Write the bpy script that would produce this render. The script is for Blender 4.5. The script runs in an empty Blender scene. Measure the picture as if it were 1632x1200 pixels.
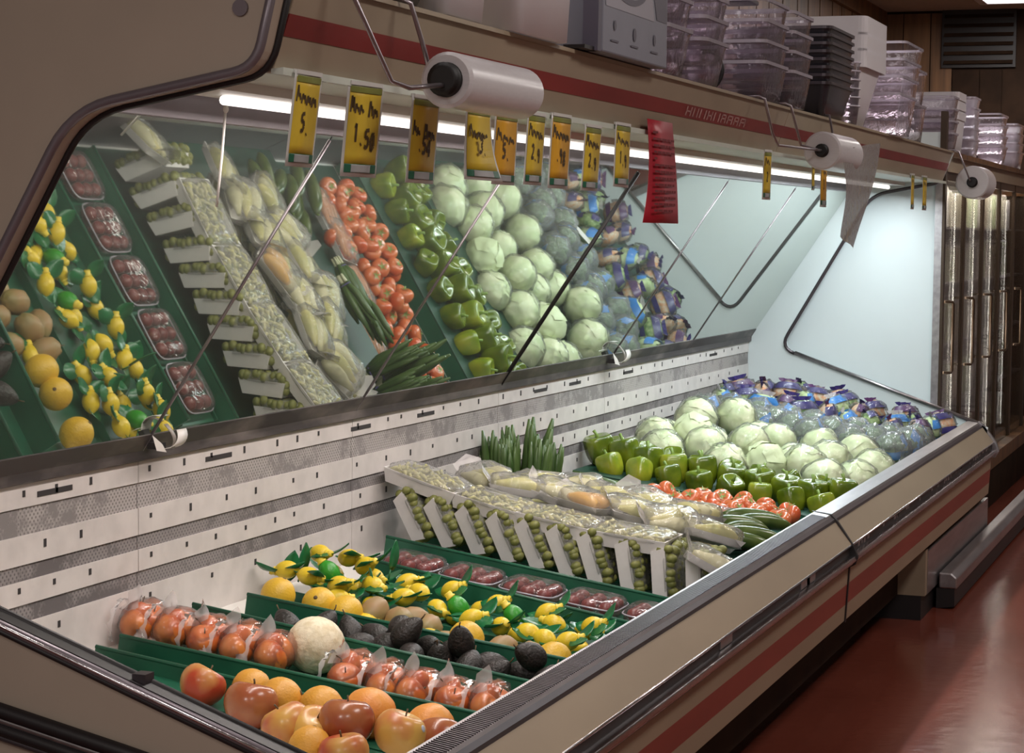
import bpy, math, random
from mathutils import Vector, Matrix, noise
random.seed(11)
S = bpy.context.scene
COL = S.collection
PI = math.pi

# ------------------------------------------------------------------ camera, world, lamps, exposure
cam_d = bpy.data.cameras.new('camera'); cam = bpy.data.objects.new('camera', cam_d); COL.objects.link(cam)
fw = Vector((0.939681, 0.335094, -0.068647)); rt = Vector((0.336588, -0.941586, 0.011144)); up = Vector((0.060903, 0.033577, 0.997579))
cam.matrix_world = Matrix(((rt.x, up.x, -fw.x, -3.1254), (rt.y, up.y, -fw.y, -1.3421), (rt.z, up.z, -fw.z, 0.9017), (0, 0, 0, 1)))
cam_d.sensor_width = 36.0; cam_d.lens = 3400.15 / 1632 * 36.0; cam_d.clip_start = 0.05; cam_d.clip_end = 60
S.camera = cam
w = bpy.data.worlds.new('store_ambient'); S.world = w; w.use_nodes = True
w.node_tree.nodes['Background'].inputs[0].default_value = (0.95, 0.88, 0.84, 1)
w.node_tree.nodes['Background'].inputs[1].default_value = 0.42
S.view_settings.view_transform = 'Standard'; S.view_settings.look = 'None'
S.view_settings.exposure = 0.0; S.view_settings.gamma = 1.0; S.view_settings.use_curve_mapping = False
S.cycles.transparent_max_bounces = 32
S.cycles.max_bounces = 8
def area(name, loc, rot, sx, sy, power, col):
    d = bpy.data.lights.new(name, 'AREA'); d.shape = 'RECTANGLE'; d.size = sx; d.size_y = sy; d.energy = power; d.color = col
    o = bpy.data.objects.new(name, d); COL.objects.link(o); o.location = loc; o.rotation_euler = rot
    return o
# lamps of the canopy: warm tube over the near section, cool tube over the far section
area('canopy_lamp_light', (1.85, 0.42, 1.095), (0.12, 0, 0), 3.3, 0.05, 25, (1.0, 0.905, 0.86))
area('canopy_lamp_light', (5.50, 0.42, 1.095), (0.12, 0, 0), 3.4, 0.05, 35, (0.86, 0.97, 1.0))
# store fluorescents over the aisle
for i, xx in enumerate((-3.0, 0.8, 4.6, 8.4)):
    area('aisle_and_fill_light', (xx, -1.7, 2.52), (0, 0, 0), 1.2, 0.55, 30, (1.0, 0.93, 0.88))
for xx in (1.2, 5.2, 9.0):  # unseen fill added overhead to brighten the canopy tubs and wood wall
    area('ceiling_fill_light', (xx, 0.55, 2.56), (0, 0, 0), 1.2, 0.55, 15, (1.0, 0.94, 0.92))
area('aisle_and_fill_light', (-4.2, 0.4, 2.52), (0, 0, 0), 1.2, 0.55, 70, (1.0, 0.93, 0.88))  # fill added behind the camera to brighten the near end panel
area('aisle_and_fill_light', (12.0, 0.35, 2.52), (0, 0, 0), 1.2, 0.55, 45, (1.0, 0.93, 0.88))
area('cooler_fill_light', (9.7, 0.27, 1.17), (0.35, 0, 0), 4.2, 0.05, 25, (1.0, 0.93, 0.80))  # fill added inside the cooler to brighten its lining
for i in range(5):
    area('cooler_fill_strip', (7.49+0.75*i+0.75*(i > 0)*0, 0.235, 0.42), (-PI/2, 0, 0), 0.04, 1.4, 11, (1.0, 0.94, 0.82))  # unseen upright strips added behind the doors to brighten the cooler interior

# ------------------------------------------------------------------ materials
def mat(name, col, rough=0.5, metal=0.0, var=0.0, vscale=20.0, col2=None, bump=0.0, bscale=60.0, coat=0.0, sss=0.0, ramp=(0.35, 0.65), stretch=(1,1,1), spec=0.5, emit=None, estr=0):
    m = bpy.data.materials.new(name); m.use_nodes = True; nt = m.node_tree; b = nt.nodes['Principled BSDF']
    b.inputs['Base Color'].default_value = (*col, 1); b.inputs['Roughness'].default_value = rough; b.inputs['Metallic'].default_value = metal
    b.inputs['Specular IOR Level'].default_value = spec
    if coat: b.inputs['Coat Weight'].default_value = coat; b.inputs['Coat Roughness'].default_value = 0.12
    if sss:
        b.inputs['Subsurface Weight'].default_value = sss; b.inputs['Subsurface Radius'].default_value = (0.01, 0.01, 0.006); b.inputs['Subsurface Scale'].default_value = 1
    tc = nt.nodes.new('ShaderNodeTexCoord'); mp = nt.nodes.new('ShaderNodeMapping'); mp.inputs['Scale'].default_value = stretch
    nt.links.new(tc.outputs['Object'], mp.inputs['Vector'])
    if col2 is not None or var:
        n = nt.nodes.new('ShaderNodeTexNoise'); n.inputs['Scale'].default_value = vscale; n.inputs['Detail'].default_value = 4
        nt.links.new(mp.outputs[0], n.inputs['Vector'])
        r = nt.nodes.new('ShaderNodeValToRGB')
        c2 = col2 if col2 is not None else tuple(max(0, c*(1-var)) for c in col)
        r.color_ramp.elements[0].position = ramp[0]; r.color_ramp.elements[0].color = (*c2, 1)
        r.color_ramp.elements[1].position = ramp[1]; r.color_ramp.elements[1].color = (*col, 1)
        nt.links.new(n.outputs['Fac'], r.inputs['Fac']); nt.links.new(r.outputs[0], b.inputs['Base Color'])
    if bump:
        n2 = nt.nodes.new('ShaderNodeTexNoise'); n2.inputs['Scale'].default_value = bscale; n2.inputs['Detail'].default_value = 3
        nt.links.new(mp.outputs[0], n2.inputs['Vector'])
        bm_ = nt.nodes.new('ShaderNodeBump'); bm_.inputs['Strength'].default_value = bump; bm_.inputs['Distance'].default_value = 0.004
        nt.links.new(n2.outputs['Fac'], bm_.inputs['Height']); nt.links.new(bm_.outputs[0], b.inputs['Normal'])
    if emit: b.inputs['Emission Color'].default_value = (*emit, 1); b.inputs['Emission Strength'].default_value = estr
    return m
def film(name, tint=(1, 1, 1), haze=0.10, hazecol=(0.9, 0.9, 0.9), rough=0.08, bump=0.6, bscale=35, gl=0.25):
    # thin clear plastic: transparent + a little milky diffuse + crumpled gloss
    m = bpy.data.materials.new(name); m.use_nodes = True; nt = m.node_tree; nt.nodes.clear()
    o = nt.nodes.new('ShaderNodeOutputMaterial'); t = nt.nodes.new('ShaderNodeBsdfTransparent'); t.inputs[0].default_value = (*tint, 1)
    d = nt.nodes.new('ShaderNodeBsdfDiffuse'); d.inputs[0].default_value = (*hazecol, 1)
    g = nt.nodes.new('ShaderNodeBsdfGlossy'); g.inputs['Roughness'].default_value = rough
    m1 = nt.nodes.new('ShaderNodeMixShader'); m1.inputs[0].default_value = haze
    m2 = nt.nodes.new('ShaderNodeMixShader')
    lw = nt.nodes.new('ShaderNodeLayerWeight'); lw.inputs['Blend'].default_value = gl
    mm = nt.nodes.new('ShaderNodeMath'); mm.operation = 'MULTIPLY'; mm.inputs[1].default_value = 0.8
    tc = nt.nodes.new('ShaderNodeTexCoord'); n = nt.nodes.new('ShaderNodeTexNoise'); n.inputs['Scale'].default_value = bscale; n.inputs['Detail'].default_value = 2
    bp = nt.nodes.new('ShaderNodeBump'); bp.inputs['Strength'].default_value = bump; bp.inputs['Distance'].default_value = 0.01
    L = nt.links.new
    L(tc.outputs['Object'], n.inputs['Vector']); L(n.outputs['Fac'], bp.inputs['Height']); L(bp.outputs[0], g.inputs['Normal']); L(bp.outputs[0], lw.inputs['Normal'])
    L(lw.outputs['Fresnel'], mm.inputs[0]); L(mm.outputs[0], m2.inputs[0])
    L(t.outputs[0], m1.inputs[1]); L(d.outputs[0], m1.inputs[2]); L(m1.outputs[0], m2.inputs[1]); L(g.outputs[0], m2.inputs[2]); L(m2.outputs[0], o.inputs[0])
    return m
def mirror_mat(name):
    m = bpy.data.materials.new(name); m.use_nodes = True; b = m.node_tree.nodes['Principled BSDF']
    b.inputs['Base Color'].default_value = (0.58, 0.63, 0.575, 1); b.inputs['Metallic'].default_value = 0.93; b.inputs['Roughness'].default_value = 0.02; b.inputs['Specular IOR Level'].default_value = 0.0
    return m
def perforated(name, base, hole, dust):
    # fine perforated sheet with lint: small dark dots over grey, blotched by dust
    m = bpy.data.materials.new(name); m.use_nodes = True; nt = m.node_tree; b = nt.nodes['Principled BSDF']; L = nt.links.new
    tc = nt.nodes.new('ShaderNodeTexCoord'); mp = nt.nodes.new('ShaderNodeMapping'); mp.inputs['Rotation'].default_value = (0.0, 0.78, 0)
    L(tc.outputs['Object'], mp.inputs['Vector'])
    v = nt.nodes.new('ShaderNodeTexVoronoi'); v.inputs['Scale'].default_value = 95; v.inputs['Randomness'].default_value = 0.0
    L(mp.outputs[0], v.inputs['Vector'])
    r = nt.nodes.new('ShaderNodeValToRGB'); r.color_ramp.elements[0].position = 0.30; r.color_ramp.elements[0].color = (*hole, 1)
    r.color_ramp.elements[1].position = 0.42; r.color_ramp.elements[1].color = (*base, 1); L(v.outputs['Distance'], r.inputs['Fac'])
    n = nt.nodes.new('ShaderNodeTexNoise'); n.inputs['Scale'].default_value = 5.0; n.inputs['Detail'].default_value = 9; n.inputs['Roughness'].default_value = 0.75
    L(tc.outputs['Object'], n.inputs['Vector'])
    r2 = nt.nodes.new('ShaderNodeValToRGB'); r2.color_ramp.elements[0].position = 0.47; r2.color_ramp.elements[0].color = (0, 0, 0, 1); r2.color_ramp.elements[1].position = 0.55
    L(n.outputs['Fac'], r2.inputs['Fac'])
    mx = nt.nodes.new('ShaderNodeMix'); mx.data_type = 'RGBA'; L(r2.outputs[0], mx.inputs['Factor']); L(r.outputs[0], mx.inputs['A']); mx.inputs['B'].default_value = (*dust, 1)
    L(mx.outputs['Result'], b.inputs['Base Color']); b.inputs['Roughness'].default_value = 0.8
    return m
def stripes3(name, axis, stops, rough=0.5, bump=0.0):
    # colour by generated/object coordinate along one axis with hard steps
    m = bpy.data.materials.new(name); m.use_nodes = True; nt = m.node_tree; b = nt.nodes['Principled BSDF']; L = nt.links.new
    tc = nt.nodes.new('ShaderNodeTexCoord'); sp = nt.nodes.new('ShaderNodeSeparateXYZ'); L(tc.outputs['Generated'], sp.inputs[0])
    r = nt.nodes.new('ShaderNodeValToRGB'); r.color_ramp.interpolation = 'LINEAR'
    while len(r.color_ramp.elements) < len(stops): r.color_ramp.elements.new(0.5)
    for e, (p, c) in zip(r.color_ramp.elements, stops): e.position = p; e.color = (*c, 1)
    L(sp.outputs[axis], r.inputs['Fac']); L(r.outputs[0], b.inputs['Base Color']); b.inputs['Roughness'].default_value = rough
    return m

M = {}
M['beige'] = mat('beige_enamel', (0.40, 0.325, 0.26), 0.42, var=0.10, vscale=3)
M['tan'] = mat('tan_enamel', (0.33, 0.255, 0.175), 0.45, var=0.12, vscale=4, stretch=(0.4, 1, 1))
M['canopy'] = mat('canopy_enamel', (0.36, 0.285, 0.205), 0.45, var=0.15, vscale=5, stretch=(0.5, 1, 1))
M['white'] = mat('white_enamel', (0.72, 0.70, 0.66), 0.38, var=0.05, vscale=6)
M['coolwhite'] = mat('cool_white_enamel', (0.70, 0.75, 0.76), 0.35, var=0.03, vscale=3)
M['panelwhite'] = mat('back_panel_enamel', (0.68, 0.63, 0.605), 0.45, var=0.13, vscale=14)
M['perf'] = perforated('perforated_sheet', (0.40, 0.365, 0.35), (0.15, 0.135, 0.13), (0.22, 0.20, 0.195))
M['perf2'] = perforated('dusty_perforated_sheet', (0.26, 0.235, 0.23), (0.11, 0.10, 0.10), (0.13, 0.115, 0.115))
M['slot'] = mat('slot_dark', (0.03, 0.025, 0.025), 0.8)
M['black'] = mat('black_rubber', (0.012, 0.009, 0.010), 0.5)
M['greytrim'] = mat('lavender_grey_trim', (0.20, 0.17, 0.19), 0.35, metal=0.35, var=0.15, vscale=8)
M['darkgreen'] = mat('dark_green_liner', (0.010, 0.060, 0.036), 0.5, var=0.4, vscale=7)
M['darkmetal'] = mat('dark_trim_metal', (0.10, 0.085, 0.095), 0.30, metal=0.6, var=0.2, vscale=8)
M['chrome'] = mat('worn_chrome', (0.62, 0.58, 0.60), 0.22, metal=1.0, var=0.35, vscale=25, stretch=(0.15, 1, 1), bump=0.2)
M['steel'] = mat('brushed_steel', (0.42, 0.39, 0.40), 0.34, metal=0.9, var=0.25, vscale=30, stretch=(0.1, 1, 1))
M['ledge'] = mat('dark_ledge_metal', (0.060, 0.050, 0.050), 0.5, metal=0.3, col2=(0.20, 0.17, 0.16), vscale=9, ramp=(0.3, 0.5), stretch=(0.4, 1, 1))
M['red'] = mat('red_vinyl_band', (0.24, 0.022, 0.020), 0.45, var=0.3, vscale=7, stretch=(0.3, 1, 1))
M['redfront'] = mat('red_bumper_band', (0.26, 0.045, 0.032), 0.45, var=0.2, vscale=6, stretch=(0.3, 1, 1))
M['scuff'] = mat('worn_white_print', (0.50, 0.28, 0.26), 0.7, var=0.3, vscale=80)
M['mirror'] = mirror_mat('silvered_mirror')
M['green'] = mat('green_plastic', (0.014, 0.115, 0.062), 0.42, var=0.25, vscale=9)
M['tube'] = mat('lit_tube', (0.9, 0.9, 0.9), 0.5, emit=(1.0, 0.93, 0.88), estr=1.6)
M['greengrey'] = mat('canopy_liner', (0.62, 0.66, 0.58), 0.4, var=0.1, vscale=6)
M['wire'] = mat('zinc_wire', (0.32, 0.28, 0.30), 0.35, metal=0.9)
M['core'] = mat('dark_core', (0.008, 0.006, 0.006), 0.6)
M['bagroll'] = mat('white_bag_roll', (0.62, 0.585, 0.60), 0.30, var=0.06, vscale=40, stretch=(1, 1, 6), coat=0.25)
M['bagsheet'] = film('hanging_bag_film', haze=0.72, hazecol=(0.75, 0.70, 0.68), rough=0.2)
M['film'] = film('clear_film', haze=0.035, rough=0.10)
M['filmtail'] = film('bunched_film', haze=0.42, hazecol=(0.85, 0.80, 0.80), rough=0.18, bump=0.9)
M['headwrap'] = film('lettuce_film', haze=0.09, hazecol=(0.9, 0.92, 0.85), rough=0.12, bump=1.0, bscale=30, gl=0.28)
M['kick'] = mat('kick_plate_paint', (0.105, 0.08, 0.065), 0.5, var=0.25, vscale=4)
M['wrap'] = film('cling_wrap', haze=0.15, hazecol=(0.90, 0.90, 0.88), rough=0.12, bump=1.0, bscale=34, gl=0.32)
M['clam'] = film('clear_clamshell', haze=0.05, hazecol=(0.8, 0.76, 0.78), rough=0.06, bump=0.3, gl=0.32)
M['tubclear'] = film('smoky_clear_tub', tint=(0.90, 0.87, 0.90), haze=0.07, hazecol=(0.62, 0.56, 0.64), rough=0.10, bump=0.35, gl=0.30)
M['tubrim'] = film('clear_tub_rim', tint=(0.9, 0.88, 0.92), haze=0.5, hazecol=(0.74, 0.69, 0.78), rough=0.1, bump=0.2, gl=0.4)
M['blacktray'] = mat('black_plastic_tray', (0.035, 0.032, 0.040), 0.25)
M['whitetub'] = mat('white_plastic_tub', (0.70, 0.67, 0.70), 0.35, var=0.04, vscale=5)
M['tagwhite'] = mat('tag_card', (0.66, 0.65, 0.62), 0.35)
M['tagyellow'] = mat('tag_yellow', (0.74, 0.52, 0.045), 0.45, var=0.12, vscale=18)
M['tagorange'] = mat('tag_orange', (0.78, 0.40, 0.030), 0.45, var=0.12, vscale=18)
M['taggreen'] = mat('tag_green', (0.02, 0.13, 0.07), 0.45)
M['tagolive'] = mat('tag_olive', (0.22, 0.24, 0.05), 0.5)
M['ink'] = mat('marker_ink', (0.085, 0.050, 0.015), 0.6)
M['greyprint'] = mat('grey_print', (0.36, 0.36, 0.36), 0.6)
M['tagred'] = mat('red_card', (0.42, 0.012, 0.028), 0.45, var=0.1, vscale=8)
M['redink'] = mat('dark_red_print', (0.16, 0.006, 0.012), 0.6)
M['wood'] = mat('wood_panelling', (0.20, 0.098, 0.042), 0.5, col2=(0.075, 0.036, 0.017), vscale=6, stretch=(2.5, 2.5, 0.25), ramp=(0.3, 0.7))
M['woodorange'] = mat('orange_wood', (0.30, 0.125, 0.030), 0.5, col2=(0.14, 0.05, 0.015), vscale=8, stretch=(2, 2, 0.3))
M['darkwood'] = mat('dark_wood', (0.035, 0.018, 0.010), 0.75, spec=0.15, var=0.4, vscale=6)
M['ceiling'] = mat('ceiling_tile', (0.40, 0.35, 0.32), 0.9, var=0.08, vscale=30)
M['lightpanel'] = mat('lit_ceiling_panel', (0.9, 0.9, 0.9), 0.5, emit=(1, 0.98, 0.95), estr=3.0)
M['box'] = mat('grey_print_box', (0.20, 0.20, 0.245), 0.5, var=0.08, vscale=10)
M['boxlight'] = mat('pale_box_print', (0.30, 0.285, 0.33), 0.5)
M['boxdark'] = mat('dark_box_print', (0.085, 0.075, 0.105), 0.5)
M['bronze'] = mat('bronze_frame', (0.060, 0.038, 0.024), 0.35, metal=0.5)
M['cream'] = mat('cream_lining', (0.46, 0.40, 0.30), 0.5, col2=(0.34, 0.32, 0.24), vscale=2.5)
M['glass'] = film('door_glass', haze=0.05, hazecol=(0.5, 0.45, 0.36), rough=0.03, bump=0.02, gl=0.2)
M['clipwhite'] = mat('white_label_strip', (0.70, 0.66, 0.62), 0.4)
M['clipgrey'] = mat('grey_strip_back', (0.26, 0.23, 0.20), 0.5)
M['cord'] = mat('white_cord', (0.7, 0.67, 0.63), 0.5)
# produce
M['apple'] = mat('apple_skin', (0.42, 0.060, 0.026), 0.32, col2=(0.60, 0.36, 0.10), vscale=9, ramp=(0.34, 0.53), coat=0.1, stretch=(1, 1, 0.5), spec=0.3)
M['appleY'] = mat('yellow_apple_skin', (0.66, 0.38, 0.085), 0.32, col2=(0.52, 0.13, 0.06), vscale=8, ramp=(0.34, 0.5), coat=0.1)
M['appleD'] = mat('dark_red_apple_skin', (0.30, 0.055, 0.025), 0.25, col2=(0.40, 0.16, 0.06), vscale=8, ramp=(0.3, 0.6), coat=0.15)
M['bagapple'] = mat('orange_red_apple_skin', (0.64, 0.20, 0.040), 0.30, col2=(0.46, 0.065, 0.018), vscale=14, ramp=(0.3, 0.62), coat=0.2)
M['orange'] = mat('orange_peel', (0.74, 0.36, 0.045), 0.42, var=0.12, vscale=10, bump=0.35, bscale=220)
M['grapefruit'] = mat('grapefruit_peel', (0.74, 0.22, 0.040), 0.42, col2=(0.74, 0.33, 0.06), vscale=6, bump=0.3, bscale=220)
M['lemon'] = mat('lemon_peel', (0.74, 0.45, 0.035), 0.40, var=0.12, vscale=9, bump=0.35, bscale=200)
M['lemonbottle'] = mat('yellow_squeeze_plastic', (0.78, 0.56, 0.030), 0.33, var=0.06, vscale=20, bump=0.2, bscale=250, sss=0.0)
M['limebottle'] = mat('green_squeeze_plastic', (0.035, 0.30, 0.025), 0.33, var=0.08, vscale=20, bump=0.2, bscale=250)
M['leaf'] = mat('green_leaf_tag', (0.012, 0.150, 0.050), 0.28, var=0.2, vscale=30)
M['cap'] = mat('yellow_cap', (0.80, 0.60, 0.06), 0.4)
M['kiwi'] = mat('brown_green_mango', (0.24, 0.20, 0.075), 0.5, col2=(0.34, 0.20, 0.09), vscale=10)
M['avocado'] = mat('avocado_skin', (0.030, 0.023, 0.021), 0.48, col2=(0.014, 0.013, 0.010), vscale=30, bump=0.8, bscale=160)
M['cantaloupe'] = mat('netted_melon_rind', (0.80, 0.72, 0.53), 0.6, col2=(0.68, 0.58, 0.38), vscale=45, bump=0.7, bscale=70, ramp=(0.40, 0.55))
M['stem'] = mat('brown_stem', (0.10, 0.06, 0.025), 0.7)
M['pepper'] = mat('green_pepper_skin', (0.175, 0.225, 0.012), 0.24, col2=(0.070, 0.115, 0.006), vscale=12, coat=0.4)
M['pepperY'] = mat('yellow_green_pepper_skin', (0.34, 0.36, 0.025), 0.24, col2=(0.17, 0.25, 0.015), vscale=12, coat=0.4)
M['pepstem'] = mat('pepper_stem', (0.20, 0.30, 0.06), 0.5)
M['tomato'] = mat('tomato_skin', (0.62, 0.095, 0.030), 0.24, col2=(0.66, 0.19, 0.07), vscale=9, coat=0.3)
M['tomatopack'] = mat('packed_red_fruit', (0.22, 0.026, 0.022), 0.3, var=0.3, vscale=16)
M['carrot'] = mat('carrot', (0.70, 0.23, 0.035), 0.45, var=0.2, vscale=20)
M['lettuce'] = mat('pale_green_head', (0.80, 0.81, 0.55), 0.5, col2=(0.58, 0.66, 0.37), vscale=18, bump=0.5, bscale=26, stretch=(1, 1, 0.35))
M['cabbage'] = mat('green_cabbage_head', (0.68, 0.73, 0.48), 0.45, col2=(0.58, 0.65, 0.38), vscale=8, stretch=(1, 1, 0.4))
M['broccoli'] = mat('broccoli_crown', (0.055, 0.105, 0.040), 0.75, col2=(0.11, 0.17, 0.075), vscale=90, bump=1.0, bscale=130)
M['broccolistem'] = mat('broccoli_stem', (0.30, 0.40, 0.17), 0.6, var=0.2)
M['bluelabel'] = mat('blue_band', (0.025, 0.22, 0.60), 0.4, var=0.15, vscale=20)
M['navy'] = mat('navy_print', (0.020, 0.018, 0.105), 0.35, col2=(0.045, 0.03, 0.16), vscale=20)
M['purple'] = mat('purple_print', (0.10, 0.035, 0.13), 0.35, var=0.2, vscale=20)
M['saladmix'] = mat('salad_leaves', (0.40, 0.50, 0.20), 0.6, col2=(0.10, 0.19, 0.05), vscale=42, bump=1, bscale=50)
M['carrotmix'] = mat('shredded_carrot_mix', (0.62, 0.25, 0.09), 0.6, col2=(0.56, 0.48, 0.36), vscale=50, bump=1, bscale=60)
M['salpale'] = mat('pale_salad', (0.62, 0.70, 0.42), 0.6, col2=(0.42, 0.54, 0.24), vscale=40, bump=1, bscale=50)
M['foam'] = mat('white_foam', (0.74, 0.71, 0.70), 0.7, var=0.05, vscale=40)
M['sprout'] = mat('brussels_sprout', (0.115, 0.13, 0.026), 0.5, col2=(0.25, 0.255, 0.075), vscale=30)
M['bean'] = mat('pale_bean_sprout', (0.62, 0.57, 0.30), 0.5, col2=(0.46, 0.44, 0.14), vscale=30)
M['squash'] = mat('yellow_squash', (0.66, 0.58, 0.20), 0.4, col2=(0.46, 0.45, 0.12), vscale=14, coat=0.2)
M['squasho'] = mat('orange_squash', (0.74, 0.40, 0.055), 0.4, var=0.12, vscale=12, coat=0.2)
M['parsnip'] = mat('pale_parsnip', (0.70, 0.66, 0.38), 0.5, var=0.15, vscale=16)
M['onion'] = mat('green_onion_leaf', (0.040, 0.085, 0.020), 0.4, col2=(0.085, 0.15, 0.04), vscale=30, stretch=(1, 1, 0.2))
M['onionw'] = mat('green_onion_root', (0.62, 0.62, 0.42), 0.5)
M['cuke'] = mat('cucumber_skin', (0.022, 0.058, 0.011), 0.30, col2=(0.085, 0.125, 0.026), vscale=14, ramp=(0.45, 0.7), coat=0.2)
M['sticker'] = mat('produce_sticker', (0.55, 0.58, 0.66), 0.4)
M['tie'] = mat('rubber_band', (0.10, 0.08, 0.25), 0.5)

def floor_mat():
    m = bpy.data.materials.new('red_brown_floor'); m.use_nodes = True; nt = m.node_tree; b = nt.nodes['Principled BSDF']; L = nt.links.new
    tc = nt.nodes.new('ShaderNodeTexCoord')
    n = nt.nodes.new('ShaderNodeTexNoise'); n.inputs['Scale'].default_value = 1.6; n.inputs['Detail'].default_value = 5; L(tc.outputs['Object'], n.inputs['Vector'])
    r = nt.nodes.new('ShaderNodeValToRGB'); r.color_ramp.elements[0].position = 0.3; r.color_ramp.elements[0].color = (0.135, 0.030, 0.018, 1)
    r.color_ramp.elements[1].position = 0.7; r.color_ramp.elements[1].color = (0.20, 0.050, 0.032, 1)
    L(n.outputs['Fac'], r.inputs['Fac']); L(r.outputs[0], b.inputs['Base Color'])
    b.inputs['Roughness'].default_value = 0.16; b.inputs['Specular IOR Level'].default_value = 0.55
    n2 = nt.nodes.new('ShaderNodeTexNoise'); n2.inputs['Scale'].default_value = 14; L(tc.outputs['Object'], n2.inputs['Vector'])
    bp = nt.nodes.new('ShaderNodeBump'); bp.inputs['Strength'].default_value = 0.05; bp.inputs['Distance'].default_value = 0.02
    L(n2.outputs['Fac'], bp.inputs['Height']); L(bp.outputs[0], b.inputs['Normal'])
    return m
M['floor'] = floor_mat()

# ------------------------------------------------------------------ mesh helpers
class MB:
    def __init__(s): s.v = []; s.f = []; s.smooth = []
    def add(s, vs, fs, smooth=False):
        o = len(s.v); s.v += [tuple(v) for v in vs]; s.f += [tuple(i+o for i in f) for f in fs]; s.smooth += [smooth]*len(fs); return s
    def box(s, a, b):
        x0, y0, z0 = a; x1, y1, z1 = b
        return s.add([(x0,y0,z0),(x1,y0,z0),(x1,y1,z0),(x0,y1,z0),(x0,y0,z1),(x1,y0,z1),(x1,y1,z1),(x0,y1,z1)],
                     [(0,3,2,1),(4,5,6,7),(0,1,5,4),(1,2,6,5),(2,3,7,6),(3,0,4,7)])
    def obox(s, c, ax, ay, az):
        # oriented box: centre and three half axes
        c = Vector(c); ax = Vector(ax); ay = Vector(ay); az = Vector(az)
        vs = [c+ax*i+ay*j+az*k for k in (-1,1) for (i,j) in ((-1,-1),(1,-1),(1,1),(-1,1))]
        return s.add(vs, [(0,3,2,1),(4,5,6,7),(0,1,5,4),(1,2,6,5),(2,3,7,6),(3,0,4,7)])
    def prism(s, poly, x0, x1):
        # (y,z) polygon extruded along x
        n = len(poly); vs = [(x0,y,z) for y,z in poly]+[(x1,y,z) for y,z in poly]
        fs = [tuple(range(n-1,-1,-1)), tuple(range(n,2*n))]+[(i,(i+1)%n,(i+1)%n+n,i+n) for i in range(n)]
        return s.add(vs, fs)
    def tube(s, pts, r, n=8, cap=True, smooth=True):
        pts = [Vector(p) for p in pts]; rs = r if isinstance(r, (list, tuple)) else [r]*len(pts)
        vs = []; prev = None
        for i, p in enumerate(pts):
            d = (pts[min(i+1, len(pts)-1)]-pts[max(i-1, 0)]).normalized()
            if prev is None:
                a = d.cross(Vector((0,0,1)));  a = a if a.length > 1e-3 else d.cross(Vector((0,1,0)))
            else: a = prev-d*prev.dot(d)
            a.normalize(); prev = a; b = d.cross(a)
            for k in range(n):
                t = 2*PI*k/n; vs.append(p+(a*math.cos(t)+b*math.sin(t))*rs[i])
        fs = [(i*n+k, i*n+(k+1)%n, (i+1)*n+(k+1)%n, (i+1)*n+k) for i in range(len(pts)-1) for k in range(n)]
        s.add(vs, fs, smooth)
        if cap:
            o = len(s.v)-len(vs); m = len(pts)-1
            s.f += [tuple(o+k for k in range(n-1,-1,-1)), tuple(o+m*n+k for k in range(n))]; s.smooth += [False, False]
        return s
    def strip(s, pts, wdir, half, thick=0.0):
        # ribbon along pts with width vectors
        vs = []
        for p in pts:
            p = Vector(p); vs += [p-Vector(wdir)*half, p+Vector(wdir)*half]
        fs = [(2*i, 2*i+1, 2*i+3, 2*i+2) for i in range(len(pts)-1)]
        return s.add(vs, fs, True)
    def lathe(s, prof, n=24, smooth=True):
        vs = [(r*math.cos(2*PI*k/n), r*math.sin(2*PI*k/n), z) for r, z in prof for k in range(n)]
        fs = [(i*n+k, i*n+(k+1)%n, (i+1)*n+(k+1)%n, (i+1)*n+k) for i in range(len(prof)-1) for k in range(n)]
        return s.add(vs, fs, smooth)
    def blob(s, fn, nu=20, nv=14, loc=(0,0,0), R=None):
        # fn(t,phi) -> point; t from 0 (top) to pi
        vs = [Vector(fn(1e-4, 0))]
        for i in range(1, nv):
            for k in range(nu): vs.append(Vector(fn(PI*i/nv, 2*PI*k/nu)))
        vs.append(Vector(fn(PI-1e-4, 0)))
        if R is not None: vs = [R @ v for v in vs]
        vs = [v+Vector(loc) for v in vs]
        fs = [(0, 1+k, 1+(k+1) % nu) for k in range(nu)]
        for i in range(nv-2):
            a = 1+i*nu; b = a+nu
            fs += [(a+k, b+k, b+(k+1)%nu, a+(k+1)%nu) for k in range(nu)]
        a = 1+(nv-2)*nu; e = len(vs)-1
        fs += [(a+k, e, a+(k+1)%nu) for k in range(nu)]
        return s.add(vs, fs, True)
    def mesh(s, name):
        me = bpy.data.meshes.new(name); me.from_pydata(s.v, [], s.f); me.polygons.foreach_set('use_smooth', s.smooth); me.update(); return me
KIDS = {}
def ob(name, mb, m, parent=None, loc=None, rot=None, kind=None, label=None, bevel=0):
    me = mb.mesh(name) if isinstance(mb, MB) else mb
    if m is not None and not me.materials: me.materials.append(m)
    o = bpy.data.objects.new(name, me); COL.objects.link(o)
    if parent is not None:
        o.parent = parent; KIDS.setdefault(parent.name, []).append(o)
    if loc is not None: o.location = loc
    if rot is not None: o.rotation_euler = rot
    if kind: o['kind'] = kind
    if label: o['label'] = label
    if bevel:
        b = o.modifiers.new('bevel', 'BEVEL'); b.width = bevel; b.segments = 2; b.limit_method = 'ANGLE'
    return o
def thing(name, label, cat, loc=(0,0,0), rot=(0,0,0), group=None):
    o = bpy.data.objects.new(name, None); COL.objects.link(o); o.empty_display_size = 0.02
    o.location = loc; o.rotation_euler = rot; tag(o, label, cat, group); return o
def tag(o, label, cat, group=None):
    o['label'] = label; o['category'] = cat
    if group: o['group'] = group
    return o
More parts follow.
